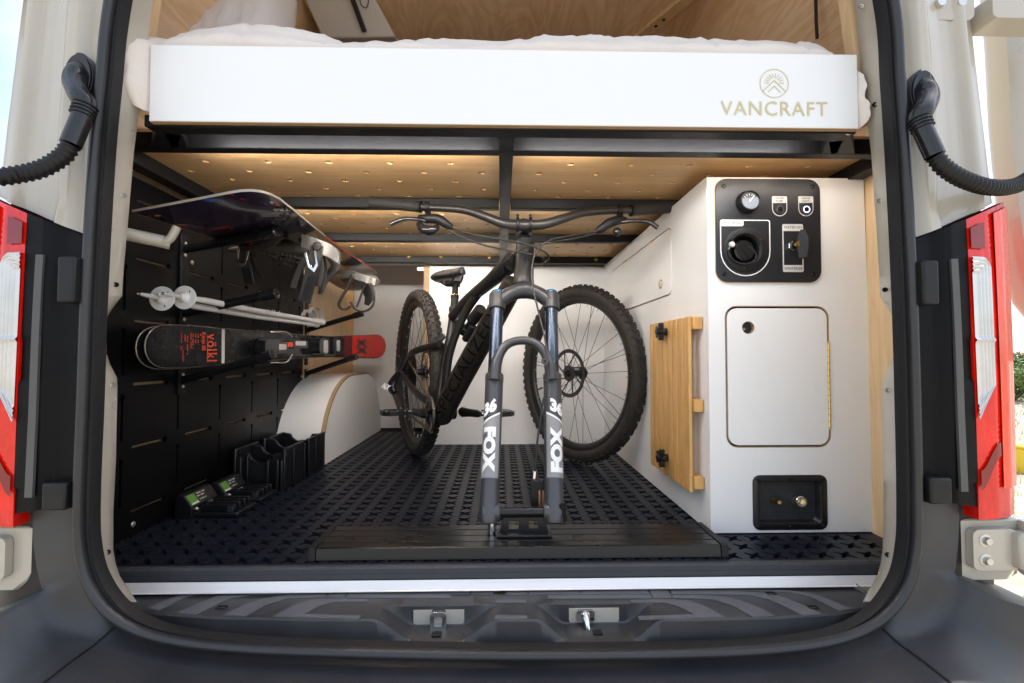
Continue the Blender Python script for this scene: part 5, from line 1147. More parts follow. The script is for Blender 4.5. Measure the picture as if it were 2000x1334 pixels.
for k in range(8):
    a = 2 * PI * k / 8; A = V((.086 * math.cos(a), .086 * math.sin(a), 0)); B = V((.03 * math.cos(a + .55), .03 * math.sin(a + .55), 0)); rt_.bar(A, B, .006, .0016)
rt_.prism(fr, circ(.033, 30), -.0009, .0009, [circ(.016, 30)[::-1]]); ROT = rt_.mesh('brake_rotor', None); ROT.materials.append(GREYA)
tv_ = M().cyl((.288, 0, 0), (.248, 0, 0), .0028, n=8).cyl((.262, 0, 0), (.250, 0, 0), .004, n=8); TV = tv_.mesh('valve_stem', 50); TV.materials.append(BLK)
def wheel(par, c, pd, rotor_side, spin=0, rotor=True, letters=None):
    """par: parent; c: centre; pd: horizontal direction in the wheel plane; axis turned towards rotor_side"""
    ax = Z.cross(V(pd)).normalized()
    if ax.dot(V(rotor_side)) < 0: ax = -ax
    pd = Z.cross(ax) * -1; mw = Matrix.Translation(V(c) - WT[par.name]) @ Matrix((pd.to_4d(), ax.cross(pd).to_4d(), ax.to_4d(), (0, 0, 0, 1))).transposed().to_4x4() if False else None
    ex = pd; ey = ax.cross(ex); rot = Matrix((ex, ey, ax)).transposed().to_4x4()
    def put(name, me, p, sp=0, loc=None):
        o = bpy.data.objects.new(name, me); COL.objects.link(o); o.parent = p
        base = Matrix.Translation(V(c)) @ rot @ Matrix.Rotation(sp, 4, 'Z')
        if loc is not None: base = base @ Matrix.Translation(loc)
        if p is par: o.matrix_basis = Matrix.Translation(-WT[par.name]) @ base if p.name in WT else base
        else: o.matrix_basis = Matrix.Rotation(sp, 4, 'Z') if loc is None else Matrix.Rotation(sp, 4, 'Z') @ Matrix.Translation(loc)
        return o
    ty = put('tyre', TY, par); kn = put('tread_knobs', KN, ty); kn['kind'] = 'stuff'
    rm = put('rim', RM_, par); hb_ = put('hub', HUBM, par)
    for k in range(28):
        o = put('spoke', sp1, rm); o.matrix_basis = Matrix.Rotation(spin + 2 * PI * k / 28, 4, 'Z') @ Matrix.Rotation(PI if k % 2 else 0, 4, 'X') @ Matrix.Translation((.027, 0, 0)) @ Matrix.Rotation(.085 if (k // 2) % 2 else -.085, 4, 'Z') @ Matrix.Translation((-.027, 0, 0))
    for k in range(28): n_ = put('spoke_nipple', NIP, rm); n_.matrix_basis = Matrix.Rotation(spin + 2 * PI * k / 28, 4, 'Z')
    put('valve_stem', TV, rm, spin + .1)
    if rotor: put('brake_rotor', ROT, hb_, .3, (0, 0, .043))
    return ty, ax
FWd = V((.53, -.848, 0)).normalized(); FWc = V((.316, 2.045, .3712))
fw = thing('front_wheel', 'loose knobbly front wheel leaning between the panel and white cabinet', 'bicycle wheel', FWc - Z * .371)
ty, ax_ = wheel(fw, FWc, FWd, V((-1, -.5, 0)), spin=.2)
rw = bpy.data.objects.new('rear_wheel', None); COL.objects.link(rw); rw.parent = bike; rw.location = -WT[bike.name]; WT[rw.name] = V((0, 0, 0))
wheel(rw, RA, FD, -LT, spin=.4)
# sidewall lettering on the front tyre
ft = Fr(FWc, FWd, Z, ax_); vs, fs_ = text_flat('BUTCHER', .016, spacing=1.2)
sg = 1 if FWd.cross(Z).dot(ax_) > 0 else -1
def smap(t, w_, base=0):
    a = base - t / .335; r_ = .330 + w_; e = FWd * (math.cos(a)) + Z * math.sin(a); return FWc + e * r_ + ax_ * .0295
obj('tyre_lettering', wrapped([V((p.x, p.y, 0)) for p in vs], fs_, lambda t, w_: smap(t, w_, .12), .004), BRASS, fw, smooth=None)

# ================================================================== snowboard on the upper arms
def splash(name):
    m = bpy.data.materials.new(name); m.use_nodes = True; t = m.node_tree; b = t.nodes['Principled BSDF']
    tc = node(t, 'ShaderNodeTexCoord')
    def nz(sc, det, dist, st=(1, 1, 1), off=(0, 0, 0)):
        mp = node(t, 'ShaderNodeMapping'); mp.inputs['Scale'].default_value = st; mp.inputs['Location'].default_value = off; t.links.new(tc.outputs['Object'], mp.inputs[0])
        n = node(t, 'ShaderNodeTexNoise'); n.inputs['Scale'].default_value = sc; n.inputs['Detail'].default_value = det; n.inputs['Distortion'].default_value = dist; t.links.new(mp.outputs[0], n.inputs['Vector']); return n
    r0 = node(t, 'ShaderNodeValToRGB'); e = r0.color_ramp.elements; e[0].position = .35; e[0].color = (.012, .008, .022, 1); e[1].position = .75; e[1].color = (.034, .020, .055, 1)
    t.links.new(nz(16, 8, 1, (3, 1, 1)).outputs[0], r0.inputs[0]); cur = r0.outputs[0]
    for sc, off, c, lo in ((9, (3, 1, 0), (.02, .13, .55, 1), .655), (11, (7, 4, 2), (.60, .03, .015, 1), .67), (13, (1, 9, 5), (.80, .20, .03, 1), .675), (20, (4, 2, 8), (.45, .55, .70, 1), .69)):
        rr = node(t, 'ShaderNodeValToRGB'); q = rr.color_ramp.elements; q[0].position = lo; q[0].color = (0, 0, 0, 1); q[1].position = lo + .03; q[1].color = (1, 1, 1, 1)
        t.links.new(nz(sc, 9, 1.6, (1, .6, 1), off).outputs[0], rr.inputs[0])
        mx = node(t, 'ShaderNodeMix', data_type='RGBA'); mx.inputs[7].default_value = c; t.links.new(rr.outputs[0], mx.inputs[0]); t.links.new(cur, mx.inputs[6]); cur = mx.outputs[2]
    t.links.new(cur, b.inputs['Base Color']); b.inputs['Roughness'].default_value = .16; b.inputs['Coat Weight'].default_value = .6; b.inputs['Coat Roughness'].default_value = .05
    return m
SNOW = splash('snowboard_graphic')
sb = thing('snowboard', 'dark purple snowboard with bindings lying upside down on the rack arms', 'snowboard', P(470, 470, 1.412))
L0_, L1_ = P(257, 414, 1.03), P(742, 538, 2.5) + V((-.262, 0, -.014)); R0_, R1_ = P(572, 409, 1.12), P(742, 538, 2.5)
def bl(A, B, y): return A + (B - A) * ((y - A.y) / (B.y - A.y))
def bpt(s, t, off=0):
    yn = interp([(-1, 1.033), (.45, .992), (.62, .990), (.76, .998), (.88, 1.022), (.95, 1.055), (1, 1.12)], t); yf = 2.64 - .22 * abs(t) ** 3.2
    y = lerp(yn, yf, s); L_, R_ = bl(L0_, L1_, y), bl(R0_, R1_, y); side = -.010 * math.sin(PI * min(1, max(0, (y - 1.05) / 1.1)))
    p = L_.lerp(R_, (t * (1 + side / .13) + 1) / 2); p.z += .012 * smooth(1.12, .98, y) * (t + 1) / 2 - .060 * smooth(2.34, 2.66, y) ** 1.3
    nn = V((-.05, 0, 1)); p += nn * off; return p
ts = [math.sin(R(a)) for a in range(-90, 91, 9)]; ss = [k / 40 for k in range(41)]
rows_b = [[bpt(s, t, 0) for t in ts] for s in ss]; rows_t = [[bpt(s, t, .0045) for t in ts] for s in ss]
bd = obj('topsheet', M().grid(rows_b), SNOW, sb, smooth=60)
obj('base', M().grid(rows_t), BLKG, sb, smooth=60)
def rim_of(off): return [bpt(s, -1, off) for s in ss] + [bpt(1, t, off) for t in ts[1:]] + [bpt(s, 1, off) for s in ss[::-1][1:]] + [bpt(0, t, off) for t in ts[::-1][1:-1]]
e0, e1 = rim_of(-.0003), rim_of(.0049); cen = sum(e0, V((0, 0, 0))) / len(e0)
def outw(l): return [p + (V((p.x - bpt(.5, 0).x, (p.y - 1.65) * .2, 0)).normalized() * .0012) for p in l]
m = M(); q0, q1 = outw(e0), outw(e1); m.grid([q0 + [q0[0]], q1 + [q1[0]]]); obj('steel_edge', m, SKIBASE, sb, smooth=60)
m = M(); seg = [bpt(s, 1, -.0006) for s in ss[10:36]]; m.grid([seg, [p + V((.004, 0, .003)) for p in seg]]); obj('red_edge_stripe', m, REDT, sb)
f0 = None
def bframe(u, v, ang=0):
    lo, hi = .9, 2.5
    d = ray(u, v)
    for _ in range(60):
        y = (lo + hi) / 2; p = _C + d * (y / d.y); L_, R_ = bl(L0_, L1_, y), bl(R0_, R1_, y); k = (p.x - L_.x) / (R_.x - L_.x); zz = lerp(L_.z, R_.z, k)
        if p.z < zz: lo = y
        else: hi = y
    p = _C + d * (y / d.y); ey = (R0_ - L0_).normalized(); nx = (bl(R0_, R1_, 1.5) - bl(R0_, R1_, 1.0)).normalized(); nn = -(ey.cross(nx)); nn = nn if nn.z < 0 else -nn
    return Fr(p + nn * .002, ey, nn.cross(ey), nn).rot(ang)
f0 = bframe(550, 408, 180); obj('board_lettering', text('TRS', .030, f0, wfit=.034, bold=.0008, lift=0), LGT, bd, smooth=None)
m = M()
f0 = bframe(526, 418, 180)
for k in range(5): m.add([f0(-.022 + .003 * (k % 2), .008 * (k - 2), 0), f0(.022 - .004 * (k % 3), .008 * (k - 2), 0), f0(.022 - .004 * (k % 3), .008 * (k - 2) + .002, 0), f0(-.022 + .003 * (k % 2), .008 * (k - 2) + .002, 0)], [(0, 1, 2, 3)])
f0 = bframe(548, 427, 180); m.sheet(f0, [(.013 * math.cos(a), .006 * math.sin(a)) for a in [2 * PI * k / 20 for k in range(20)]], 0, [[(.0115 * math.cos(a), .0048 * math.sin(a)) for a in [2 * PI * k / 20 for k in range(20)]][::-1]]); obj('board_small_print', m, LGT, bd, smooth=None)
BASEP = mat('binding_base_grey', (.095, .085, .075), .45, var=.2, vs=20)
HCUP = mat('heel_cup_alloy', (.62, .60, .57), .26, metal=.55, var=.06)
# bindings ------------------------------------------------------------------
DB = mat('binding_black', (.030, .027, .025), .42, var=.2, vs=20); FOOT = mat('binding_footbed', (.05, .045, .04), .7, var=.2)
def PB(u, v, y): return P(u, v, y)
bn = obj('binding_base', M().tube(crom([PB(452, 488, 1.60), PB(490, 486, 1.56), PB(550, 486, 1.48), PB(600, 488, 1.43), PB(628, 488, 1.42)], 6), [.012, .030, .038, .040, .03], 14, flat=.55, up=X), BASEP, sb, smooth=60)
obj('base_rail', M().ribbon(crom([PB(512, 484, 1.49), PB(535, 470, 1.43), PB(552, 456, 1.395), PB(575, 459, 1.37), PB(600, 474, 1.35)], 6), Z, .032, .008), BASEP, bn, smooth=50, bev=.002)
m = M(); rw_ = [PB(lerp(508, 582, k / 9), lerp(490, 509, k / 9), lerp(1.47, 1.38, k / 9)) for k in range(10)]
for k, p in enumerate(rw_):
    for j in (0, 1): m.ball(p + V((.003 * j, 0, .012 * j - .006)), .0045, 8)
obj('footbed_pad', m, FOOT, bn)['kind'] = 'stuff'
for u, v in ((558, 461), (586, 468)): obj('binding_screw', M().lathe(PB(u, v, 1.352 + (586 - u) * .0007), -Y, [(.0001, .001), (.003, .001), (.0045, .003), (.0065, 0)], 14), SCREW, bn)
hc_ = crom([PB(590, 470, 1.345), PB(613, 477, 1.325), PB(638, 487, 1.33), PB(656, 499, 1.37), PB(663, 508, 1.44), PB(650, 512, 1.50)], 8); obj('heel_cup', M().ribbon(hc_, V((.1, -.3, 1)), .034, .004), HCUP, bn, smooth=50)
obj('high_back', M().tube(crom([PB(640, 495, 1.42), PB(655, 520, 1.42), PB(636, 545, 1.42), PB(625, 575, 1.42)], 6), [.010, .014, .012, .006], 10, flat=.5), DB, bn, smooth=60)
def strap(pl, w_, nm='strap', t_=.005): return obj(nm, M().ribbon(crom([PB(*p) for p in pl], 6), X, w_, t_), DB, bn, smooth=50, bev=.001)
strap([(619, 480, 1.318), (616, 500, 1.315), (610, 525, 1.32), (602, 560, 1.325), (594, 590, 1.33)], .034)
strap([(618, 478, 1.322), (622, 500, 1.326), (626, 530, 1.33), (620, 560, 1.335)], .020); strap([(600, 500, 1.33), (586, 525, 1.34), (575, 555, 1.34), (573, 563, 1.34)], .016); strap([(630, 500, 1.36), (634, 530, 1.37), (626, 565, 1.37)], .014)
m = M()
for k in range(13): p = PB(lerp(611, 596, k / 12), lerp(540, 586, k / 12), 1.316); m.bar(p - X * .014, p + X * .014, .003, .003)
obj('ladder_teeth', m, SEALR, bn)['kind'] = 'stuff'
f0 = Fr(PB(611, 512, 1.310), V((.97, 0, .2)).normalized(), V((-.2, 0, .97)).normalized()); obj('ratchet_buckle', M().prism(f0, [(-.016, .028), (-.009, .030), (-.008, -.006), (0, -.016), (.008, -.006), (.009, .030), (.016, .028), (.013, -.014), (.0, -.030), (-.013, -.014)], 0, .006), CHROME, bn, bev=.0015)
obj('ankle_pivot', M().lathe(PB(619, 481, 1.312), -Y, [(.0001, .004), (.005, .004), (.010, .003), (.0125, 0)], 18), DB, bn)
strap([(476, 480, 1.50), (476, 500, 1.49), (482, 525, 1.49), (488, 556, 1.50)], .030, 'toe_strap'); strap([(488, 490, 1.52), (496, 520, 1.53), (510, 540, 1.54), (506, 547, 1.54)], .014, 'toe_strap')
f0 = Fr(PB(474, 505, 1.482), V((.98, 0, -.15)).normalized(), V((.15, 0, .98)).normalized()); obj('ratchet_buckle', M().prism(f0, [(-.017, .026), (-.010, .028), (-.010, -.004), (0, -.013), (.010, -.004), (.010, .028), (.017, .026), (.014, -.016), (.006, -.026), (-.006, -.026), (-.014, -.016)], 0, .006), CHROME, bn, bev=.0015)
m = M()
for k in range(12): p = PB(lerp(480, 488, k / 11), lerp(526, 554, k / 11), 1.483); m.bar(p - X * .012, p + X * .012, .003, .003)
obj('ladder_teeth', m, SEALR, bn)['kind'] = 'stuff'
f0 = Fr(PB(490, 471, 1.46), X, Z); obj('binding_print', text('CARTEL', .010, Fr(PB(488, 472, 1.462), V((1, 0, -.1)), Z), wfit=.030), WHT, bn, smooth=None)
# second binding, further in
b2 = obj('binding_base', M().tube(crom([PB(672, 545, 2.24), PB(690, 540, 2.20), PB(720, 545, 2.15), PB(735, 552, 2.12)], 6), [.02, .034, .036, .02], 12, flat=.55, up=X), BASEP, sb, smooth=60)
obj('heel_cup', M().ribbon(crom([PB(668, 538, 1.96), PB(680, 535, 1.93), PB(700, 540, 1.90), PB(722, 547, 1.90), PB(732, 551, 1.95)], 7), V((.1, -.3, 1)), .028, .004), HCUP, b2, smooth=50)
for pl, w_ in (([(687, 542, 1.90), (680, 560, 1.89), (668, 580, 1.89), (662, 595, 1.90), (670, 604, 1.92), (684, 600, 1.94)], .020), ([(725, 553, 1.90), (731, 575, 1.90), (728, 597, 1.90), (712, 608, 1.90), (694, 604, 1.91), (684, 590, 1.91)], .016), ([(715, 552, 1.92), (706, 575, 1.92), (697, 600, 1.92)], .014)):
    obj('strap', M().ribbon(crom([PB(*p) for p in pl], 6), Y, w_, .005), DB, b2, smooth=50)
obj('high_back', M().tube(crom([PB(712, 556, 1.97), PB(722, 575, 1.96), PB(716, 596, 1.96)], 6), [.020, .030, .012], 12, flat=.35), DB, b2, smooth=60)
obj('ankle_pivot', M().lathe(PB(687, 541, 1.89), -Y, [(.0001, .004), (.005, .004), (.009, .003), (.011, 0)], 16), DB, b2)

# ================================================================== skis
SA, SB_ = V((-.846, 1.185, .4655)), V((-.652, 2.77, .497)); SD = (SB_ - SA); SLn = SD.length; SD.normalize(); SN = V((SD.y, -SD.x, 0)).normalized(); SU_ = SN.cross(SD) if SN.cross(SD).z > 0 else SD.cross(SN)
def ski_hw(l):
    t = l / SLn; w_ = interp([(0, .052), (.08, .055), (.2, .051), (.45, .043), (.6, .043), (.85, .058), (.93, .063), (1, .060)], t)
    if l < .075: w_ *= max(0, 1 - ((.075 - l) / .075) ** 2.6) ** .5
    if SLn - l < .11: w_ *= max(0, 1 - ((.11 - (SLn - l)) / .11) ** 2.2) ** .5
    return w_
def ski_curve(l): return .007 * smooth(.16, 0, l) ** 1.5 + .008 * smooth(.2, 0, SLn - l) ** 1.5   # tips bend towards the top sheet
def ski_pt(l, h, off, base=SA, sg=1): return base + SD * l + SU_ * h + SN * (sg * (off + ski_curve(l)))
def lpos(u, v=675):
    d = ray(u, v); k = (SA - _C).dot(SN) / d.dot(SN); return (_C + d * k - SA).dot(SD)
ls = [0, .002, .006, .012, .02, .03, .045, .06, .075, .1, .14] + [lerp(.2, SLn - .2, k / 24) for k in range(25)] + [SLn - q for q in (.15, .11, .09, .07, .05, .035, .022, .012, .006, .002, 0)]
def ski(label, base, sg):
    t = thing('ski', label, 'ski', base + SD * .8, 'pair of skis on the lower rack arms')
    m = M(); rows = []
    for l in ls:
        w_ = max(ski_hw(l), .0008); th = .009
        rows.append([ski_pt(l, -w_, -th, base, sg), ski_pt(l, w_, -th, base, sg), ski_pt(l, w_, -.001, base, sg), ski_pt(l, w_ - min(.002, w_ * .5), 0, base, sg), ski_pt(l, -w_ + min(.002, w_ * .5), 0, base, sg), ski_pt(l, -w_, -.001, base, sg)])
    m.grid(rows, closeu=True); o = obj('ski_core', m, SKIBLK, t, smooth=30)
    ed = [ski_pt(l, max(ski_hw(l), .0008), -.0045, base, sg) for l in ls] + [ski_pt(l, -max(ski_hw(l), .0008), -.0045, base, sg) for l in ls[::-1]]; obj('ski_edge', M().tube(ed, .0015, 6, closed=True), SKIBASE, t, smooth=60)
    def zone(nm, l0, l1, mt):
        pts = [l0] + [l for l in ls if l0 < l < l1] + [l1]; m = M(); m.grid([[ski_pt(l, max(ski_hw(l) - .0022, .0004) * q, .0007, base, sg) for q in (-1, -.5, 0, .5, 1)] for l in pts]); return obj(nm, m, mt, t, smooth=60)
    z0, z1, z2, z3 = lpos(432.5), lpos(438.5), lpos(646), lpos(688)
    zone('topsheet', .001, z0, SKIBLK); zone('pale_band', z0, z1, LGT); zone('topsheet', z1, z2, SKIBLK); zone('maroon_band', z2, z3, MAROON); zone('red_tail', z3, SLn - .001, SKIRED)
    return t
s1 = ski('front ski with red tail and binding facing the bicycle', SA, 1)
s2 = ski('rear ski lying base to base behind the lettered one', SA - SN * .0165 - SD * .002 - SU_ * .003, -1)
def sframe(u, v, lift=.0016, ang=0): l = lpos(u, v); d = ray(u, v); k = (SA - _C).dot(SN) / d.dot(SN); p = _C + d * k; return Fr(p + SN * (lift + ski_curve(l)), -SU_, SD, SN)
def stext(s, u, v, wf, hf, mt, bold=0): obj('ski_lettering', text(s, .03, sframe(u, v), wfit=wf, hfit=hf, bold=bold, lift=0), mt, s1, smooth=None)
kz = 1.42 / 960
obj('ski_lettering', text('völkl', .03, sframe(413, 679), wfit=.078, hfit=lpos(424) - lpos(404), bold=.0003, spacing=1.15, lift=0), REDT, s1, smooth=None)
stext('Kenja 88', 396, 667, .050, lpos(401) - lpos(391), REDT, .0002)
ms = M()
for u, v0, v1 in ((404, 654, 705), (391, 652, 658), (386, 653, 671), (381, 652, 671), (376, 652, 682), (372, 651, 681), (365, 652, 693), (360, 651, 671), (353, 651, 670), (356, 684, 707)):
    w_ = .0010 if u in (404, 353, 356) else .0034
    if w_ < .002:
        A, B = sframe(u, v0), sframe(u, v1); ms.add([A(0, -w_), B(0, -w_), B(0, w_), A(0, w_)], [(0, 1, 2, 3)])
    else:
        n_ = max(3, int((v1 - v0) / 3.2))
        for k in range(n_):
            if (k * 7 + u) % 5 == 0: continue
            A, B = sframe(u, lerp(v0, v1, k / n_)), sframe(u, lerp(v0, v1, (k + .72) / n_)); ms.add([A(0, -w_ * .5), B(0, -w_ * .5), B(0, w_ * .5), A(0, w_ * .5)], [(0, 1, 2, 3)])
obj('ski_small_print', ms, REDT, s1, smooth=None)
stext('XX', 353, 680, .012, .008, REDT)
m = M()
for u in (700, 709):
    A = sframe(705, 677); 
A = sframe(706, 677)
hx_ = (lpos(715) - lpos(697)) / 2
for a, b in (((-.036, -hx_), (-.001, hx_)), ((-.036, hx_), (-.001, -hx_)), ((.001, -hx_), (.036, hx_)), ((.001, hx_), (.036, -hx_))): stroke(m, A.at(0, 0, 0), a, b, .013)
obj('ski_emblem', m, DKT, s1, smooth=None)
# ski binding (toe and heel piece), brake arms
def sbx(u0, v0, u1, v1, d0, d1, nm, mt, bev=.003, par=s1):
    A, B = sframe(u0, v0), sframe(u1, v1); l0, l1 = (A.o - SA).dot(SD), (B.o - SA).dot(SD); h0, h1 = (A.o - SA).dot(SU_), (B.o - SA).dot(SU_)
    fr = Fr(SA, SD, SU_, SN); m = M(); m.prism(fr.at((l0 + l1) / 2, (h0 + h1) / 2, .001), rrect(abs(l1 - l0), abs(h1 - h0), min(abs(l1 - l0), abs(h1 - h0)) * .28, 4), d0, d1); return obj(nm, m, mt, par, smooth=40, bev=bev)
sbx(495, 661, 640, 694, .0005, .010, 'binding_plate', BLKG, .002)
tp = sbx(492, 664, 520, 693, .010, .045, 'toe_piece', BLKG); sbx(505, 668, 545, 690, .012, .034, 'toe_lever', GREYA); sbx(520, 672, 538, 683, .034, .040, 'silver_cap', ALU, .002); sbx(543, 668, 553, 678, .012, .036, 'red_clip', REDT, .002)
sbx(556, 665, 585, 680, .012, .032, 'heel_track', BLKG); sbx(560, 666, 580, 675, .032, .035, 'brake_pedal', ALU, .001)
sbx(600, 660, 622, 692, .010, .050, 'heel_piece', BLKG, .005); sbx(624, 657, 646, 694, .010, .060, 'heel_lever', BLKG, .006); sbx(608, 664, 616, 690, .050, .053, 'heel_strip', ALU, .001); sbx(630, 664, 636, 686, .060, .063, 'heel_strip', ALU, .001)
for v0, v1 in ((658, 649), (692, 707)):
    A = [sframe(560, v0)(0, 0, .02), sframe(552, v1)(0, 0, .014), sframe(535, v1 + (1 if v1 > 680 else -1))(0, 0, .004), sframe(528, v1 + (2 if v1 > 680 else -1))(0, 0, -.01)]; obj('brake_arm', M().tube(crom(A, 4), .0022, 8), BOLT, s1)
    A = [sframe(530, v1 + (2 if v1 > 680 else -1))(0, 0, -.008), sframe(500, v1 + (9 if v1 > 680 else -4))(0, 0, -.010)]; obj('brake_foot', M().tube(A, [.005, .004], 8), BLK, s1)

# ================================================================== ski poles and wall hook
def pole(label, pts, bas, yb):
    y0 = P(*pts[0]); t = thing('ski_pole', label, 'ski pole', P(*pts[0]), 'white ski poles on the middle rack arms'); pl = [P(*p) for p in pts]
    sh = obj('shaft', M().tube(pl[1:], [.0048, .0085, .009, .009], 14), WPOLE, t, smooth=60)
    obj('tip', M().tube([pl[0], pl[0].lerp(pl[1], .35), pl[1]], [.0032, .0052, .0062], 12), LGT, t); obj('tip_point', M().lathe(pl[0], pl[0] - pl[1], [(.0032, -.001), (.0034, .002), (.0022, .004), (.0026, .005), (.0001, .0035)], 12), CHROME, t)
    ax = (pl[1] - pl[0]).normalized(); c = pl[1]; e1 = Z.cross(ax).normalized(); fr = Fr(c, e1, ax.cross(e1), -ax)
    m = M(); m.prism(fr, circ(.0285, 36), -.003, .0005, [circ(.003, 8, .019 * math.cos(R(a)), .019 * math.sin(R(a)))[::-1] for a in (10, 130, 250)]); bk = obj('basket', m, WPOLE, t, smooth=40, bev=.001)
    m = M().lathe(c, -ax, [(.014, 0), (.010, .008), (.0075, .018)], 18); obj('basket_hub', m, WPOLE, bk)
    e, f = pl[-1], pl[-2]; d = (e - f).normalized(); obj('grip', M().tube(crom([e - d * .02, e + d * .02, e + d * .06, e + d * .10, e + d * .115], 4), [.010, .013, .0115, .0145, .010], 14), WPOLE, t, smooth=60)
    obj('strap', M().ribbon(crom([e + d * .10, e + d * .07 + Z * .05, e + d * .00 + Z * .055, e - d * .04 + Z * .03, e + d * .02 + Z * .01], 6), X, .016, .002), mat('pole_strap', (.5, .48, .47), .8), t, smooth=50)
    return t
p1 = pole('white ski pole whose round basket is leftmost', [(273, 574, 1.09), (316, 583, 1.16), (377, 597, 1.28), (500, 618, 1.64), (600, 631, 2.05)], 0, 0)
p2 = pole('white ski pole with the inner basket and the upper shaft', [(318, 573, 1.13), (360, 581, 1.20), (400, 587, 1.29), (510, 609, 1.64), (612, 626, 2.08)], 0, 0)
q = P(520, 607, 1.655); f0 = Fr(q - V((-.004, .012, 0)), V((.25, .95, -.05)).normalized(), Z); obj('pole_print', text('völkl', .016, Fr(P(528, 608, 1.66), V((.92, .3, -.19)).normalized(), V((.15, 0, .98)).normalized()), wfit=.06, lift=.004), LGT, p2, smooth=None)
hk = thing('bent_tube_hook', 'pale painted bent tube sticking out above the ski poles', 'hook', P(252, 458, 1.03))
obj('sleeve', M().lathe(P(236, 455, 1.015), P(309, 470, 1.05) - P(236, 455, 1.015), [(.0135, 0), (.0135, .074), (.0142, .076), (.0142, .083), (.012, .084), (.0001, .084)], 22), PAINT, hk)
obj('bent_rod', M().tube(crom([P(300, 468, 1.046), P(318, 472, 1.05), P(330, 468, 1.052), P(338, 458, 1.053), P(346, 443, 1.055)], 6), .0085, 14), PAINT, hk, smooth=60)

# ================================================================== black holders on the floor
HB_ = mat('holder_black', (.006, .006, .008), .38, var=.15, vs=12, bump=.06, bs=300)
bx = thing('slotted_holder', 'tall black plastic holder with curved notches in front of wheel arch', 'holder', (-.79, 1.83, 0))
xa_, xb_ = -.868, -.722
def notch(x0, x1, h, dip_): return [(x0, 0), (x1, 0), (x1, h)] + [(lerp(x1 - .03, x0 + .03, k / 12), h - dip_ * math.sin(PI * k / 12) ** .6) for k in range(13)] + [(x0, h + .006)]
for y0, y1, h, nm in ((1.66, 1.672, .118, 'cross_wall'), (1.75, 1.762, .125, 'cross_wall'), (1.86, 1.872, .128, 'cross_wall'), (1.985, 1.997, .132, 'cross_wall')):
    m = M(); m.prism(Fr((0, 0, .0005), X, Z, -Y), notch(xa_, xb_, h, .030), -y1, -y0); obj(nm, m, HB_, bx, smooth=None, bev=.002)
for x0, x1 in ((xa_ - .012, xa_ - .0005), (xb_ + .0005, xb_ + .014)):
    for y0, y1 in ((1.645, 1.80), (1.845, 2.012)):
        m = M().span((x0, y0, .0005), (x1, y1, .137)); obj('side_wall', m, HB_, bx, bev=.004)
for x0, x1, y0 in ((xa_ + .002, xa_ + .018, 1.642), (xa_ + .028, xa_ + .036, 1.650), (xb_ - .05, xb_ - .038, 1.640), (xb_ - .018, xb_ - .004, 1.636), (xb_ + .001, xb_ + .010, 1.632)):
    m = M().span((x0, y0, .0005), (x1, y0 + .018, .112 if x0 < -.8 else .100)); obj('front_rib', m, HB_, bx, bev=.003)
for y0 in (1.70, 1.79, 1.83, 1.90): m = M().span((xb_ + .0142, y0, .0005), (xb_ + .020, y0 + .012, .128)); obj('side_rib', m, HB_, bx, bev=.002)
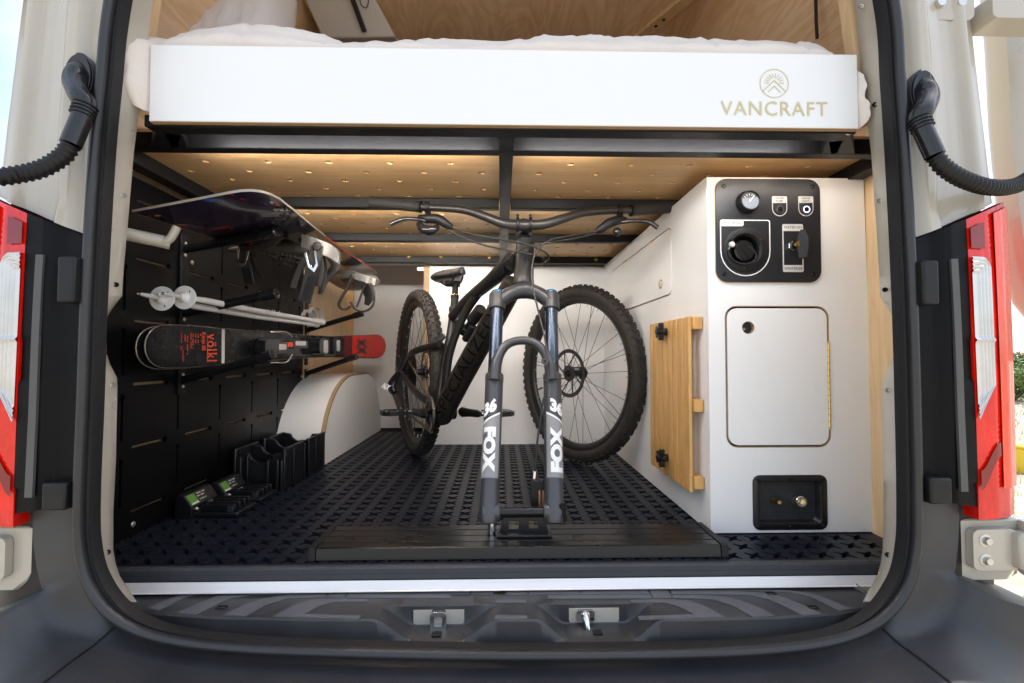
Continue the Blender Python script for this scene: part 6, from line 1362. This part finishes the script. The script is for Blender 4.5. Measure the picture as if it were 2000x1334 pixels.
for lab, y0, x0, wd in (('low black bracket with green sticker nearest the doorway', 1.375, -.885, .165), ('low black bracket with green sticker against the tall black holder', 1.510, -.870, .150)):
    t = thing('low_bracket', lab, 'bracket', (x0, y0, 0), 'low black brackets with green stickers')
    obj('base', M().span((x0 + .028, y0, .0005), (x0 + wd, y0 + .105, .014)), HB_, t, bev=.003)
    m = M(); m.prism(Fr((0, 0, .0005), X, Z, -Y), [(x0, 0), (x0 + .045, 0), (x0 + .045, .030), (x0 + .022, .062), (x0 + .006, .064), (x0, .05)], -(y0 + .118), -(y0 - .006)); obj('label_wedge', m, HB_, t, smooth=None, bev=.002)
    nsl = V((.032, 0, .023)).normalized(); fr = Fr(V((x0 + .0335, y0 + .045, .0465)) + nsl * .0006, Y, nsl.cross(Y), nsl); m = M(); 
    m.sheet(fr, [(-.045, -.015), (-.012, -.015), (-.012, .015), (-.045, .015)]); st = obj('sticker', m, GREEN, t, smooth=None)
    m = M().sheet(fr, [(-.045, -.015), (-.012, -.015), (-.012, -.010), (-.045, -.010)], .0004); obj('sticker_band', m, LGT, st, smooth=None)
    m = M()
    for k, (a, b) in enumerate(((-.008, .034), (-.008, .030), (-.004, .026))):
        for j in range(9):
            if (j * 3 + k) % 5 == 0: continue
            u0 = lerp(a, b, j / 9); h_ = .009 - .008 * k - (.003 if k == 2 else 0); m.sheet(fr, [(u0, h_), (lerp(a, b, (j + .8) / 9), h_), (lerp(a, b, (j + .8) / 9), h_ + .0032), (u0, h_ + .0032)], .0003)
    obj('sticker_print', m, LGT, st, smooth=None)
    for k, (a, b) in enumerate(((.048, .010), (.048, .085))): obj('screw', M().lathe((x0 + a, y0 + b, .022), Z, [(.0001, .005), (.003, .0045), (.006, .001), (.0062, -.009)], 14), BOLT, t)
    for j in range(4):
        yj = y0 + .008 + .026 * j; m = M().span((x0 + .062, yj, .0138), (x0 + wd - .012, yj + .010, .034)); obj('rib', m, HB_, t, bev=.002)
    m = M().span((x0 + .045, y0 + .002, .0138), (x0 + .060, y0 + .10, .022)); obj('rail', m, HB_, t, bev=.002)
    m = M().span((x0 + wd - .030, y0 + .002, .0145), (x0 + wd - .014, y0 + .006, .030)); obj('end_clip', m, GREYA, t, bev=.001)

# garage lights: slim strips on the hidden faces of the bed beams; front and corner ones are added fill
LED = mat('led_strip_light', (.9, .85, .78), .5, emit=(1.0, .95, .89), estr=68.0)
LEDF = mat('led_front_fill', (.9, .85, .78), .5, emit=(1.0, .98, .97), estr=40.0)  # extra strip behind the front rail, added to brighten the cabinet front
ls_ = thing('led_strip_set', 'slim warm light strips fixed behind the bed beams', 'light strip', (0, 1.5, .9))
for y, x0, x1 in ((1.0045, -.62, .66), (1.0955, -.80, .24), (1.5315, -.80, .20), (1.9715, -.80, .05)):
    for a, b in ((x0, -.03), (.055, x1)): obj('led_strip', M().span((a, y, .898 if y < 1.05 else .902), (b, y + .003, .906 if y < 1.05 else .910)), LEDF if y < 1.05 else LED, ls_)

LEDC = mat('led_corner_fill', (.9, .85, .78), .5, emit=(1.0, .90, .78), estr=14.0)  # extra strip above the control panel, added to lift the cabinet's upper front
obj('led_strip', M().span((.50, 1.0955, .902), (.86, 1.0985, .910)), LEDC, ls_)
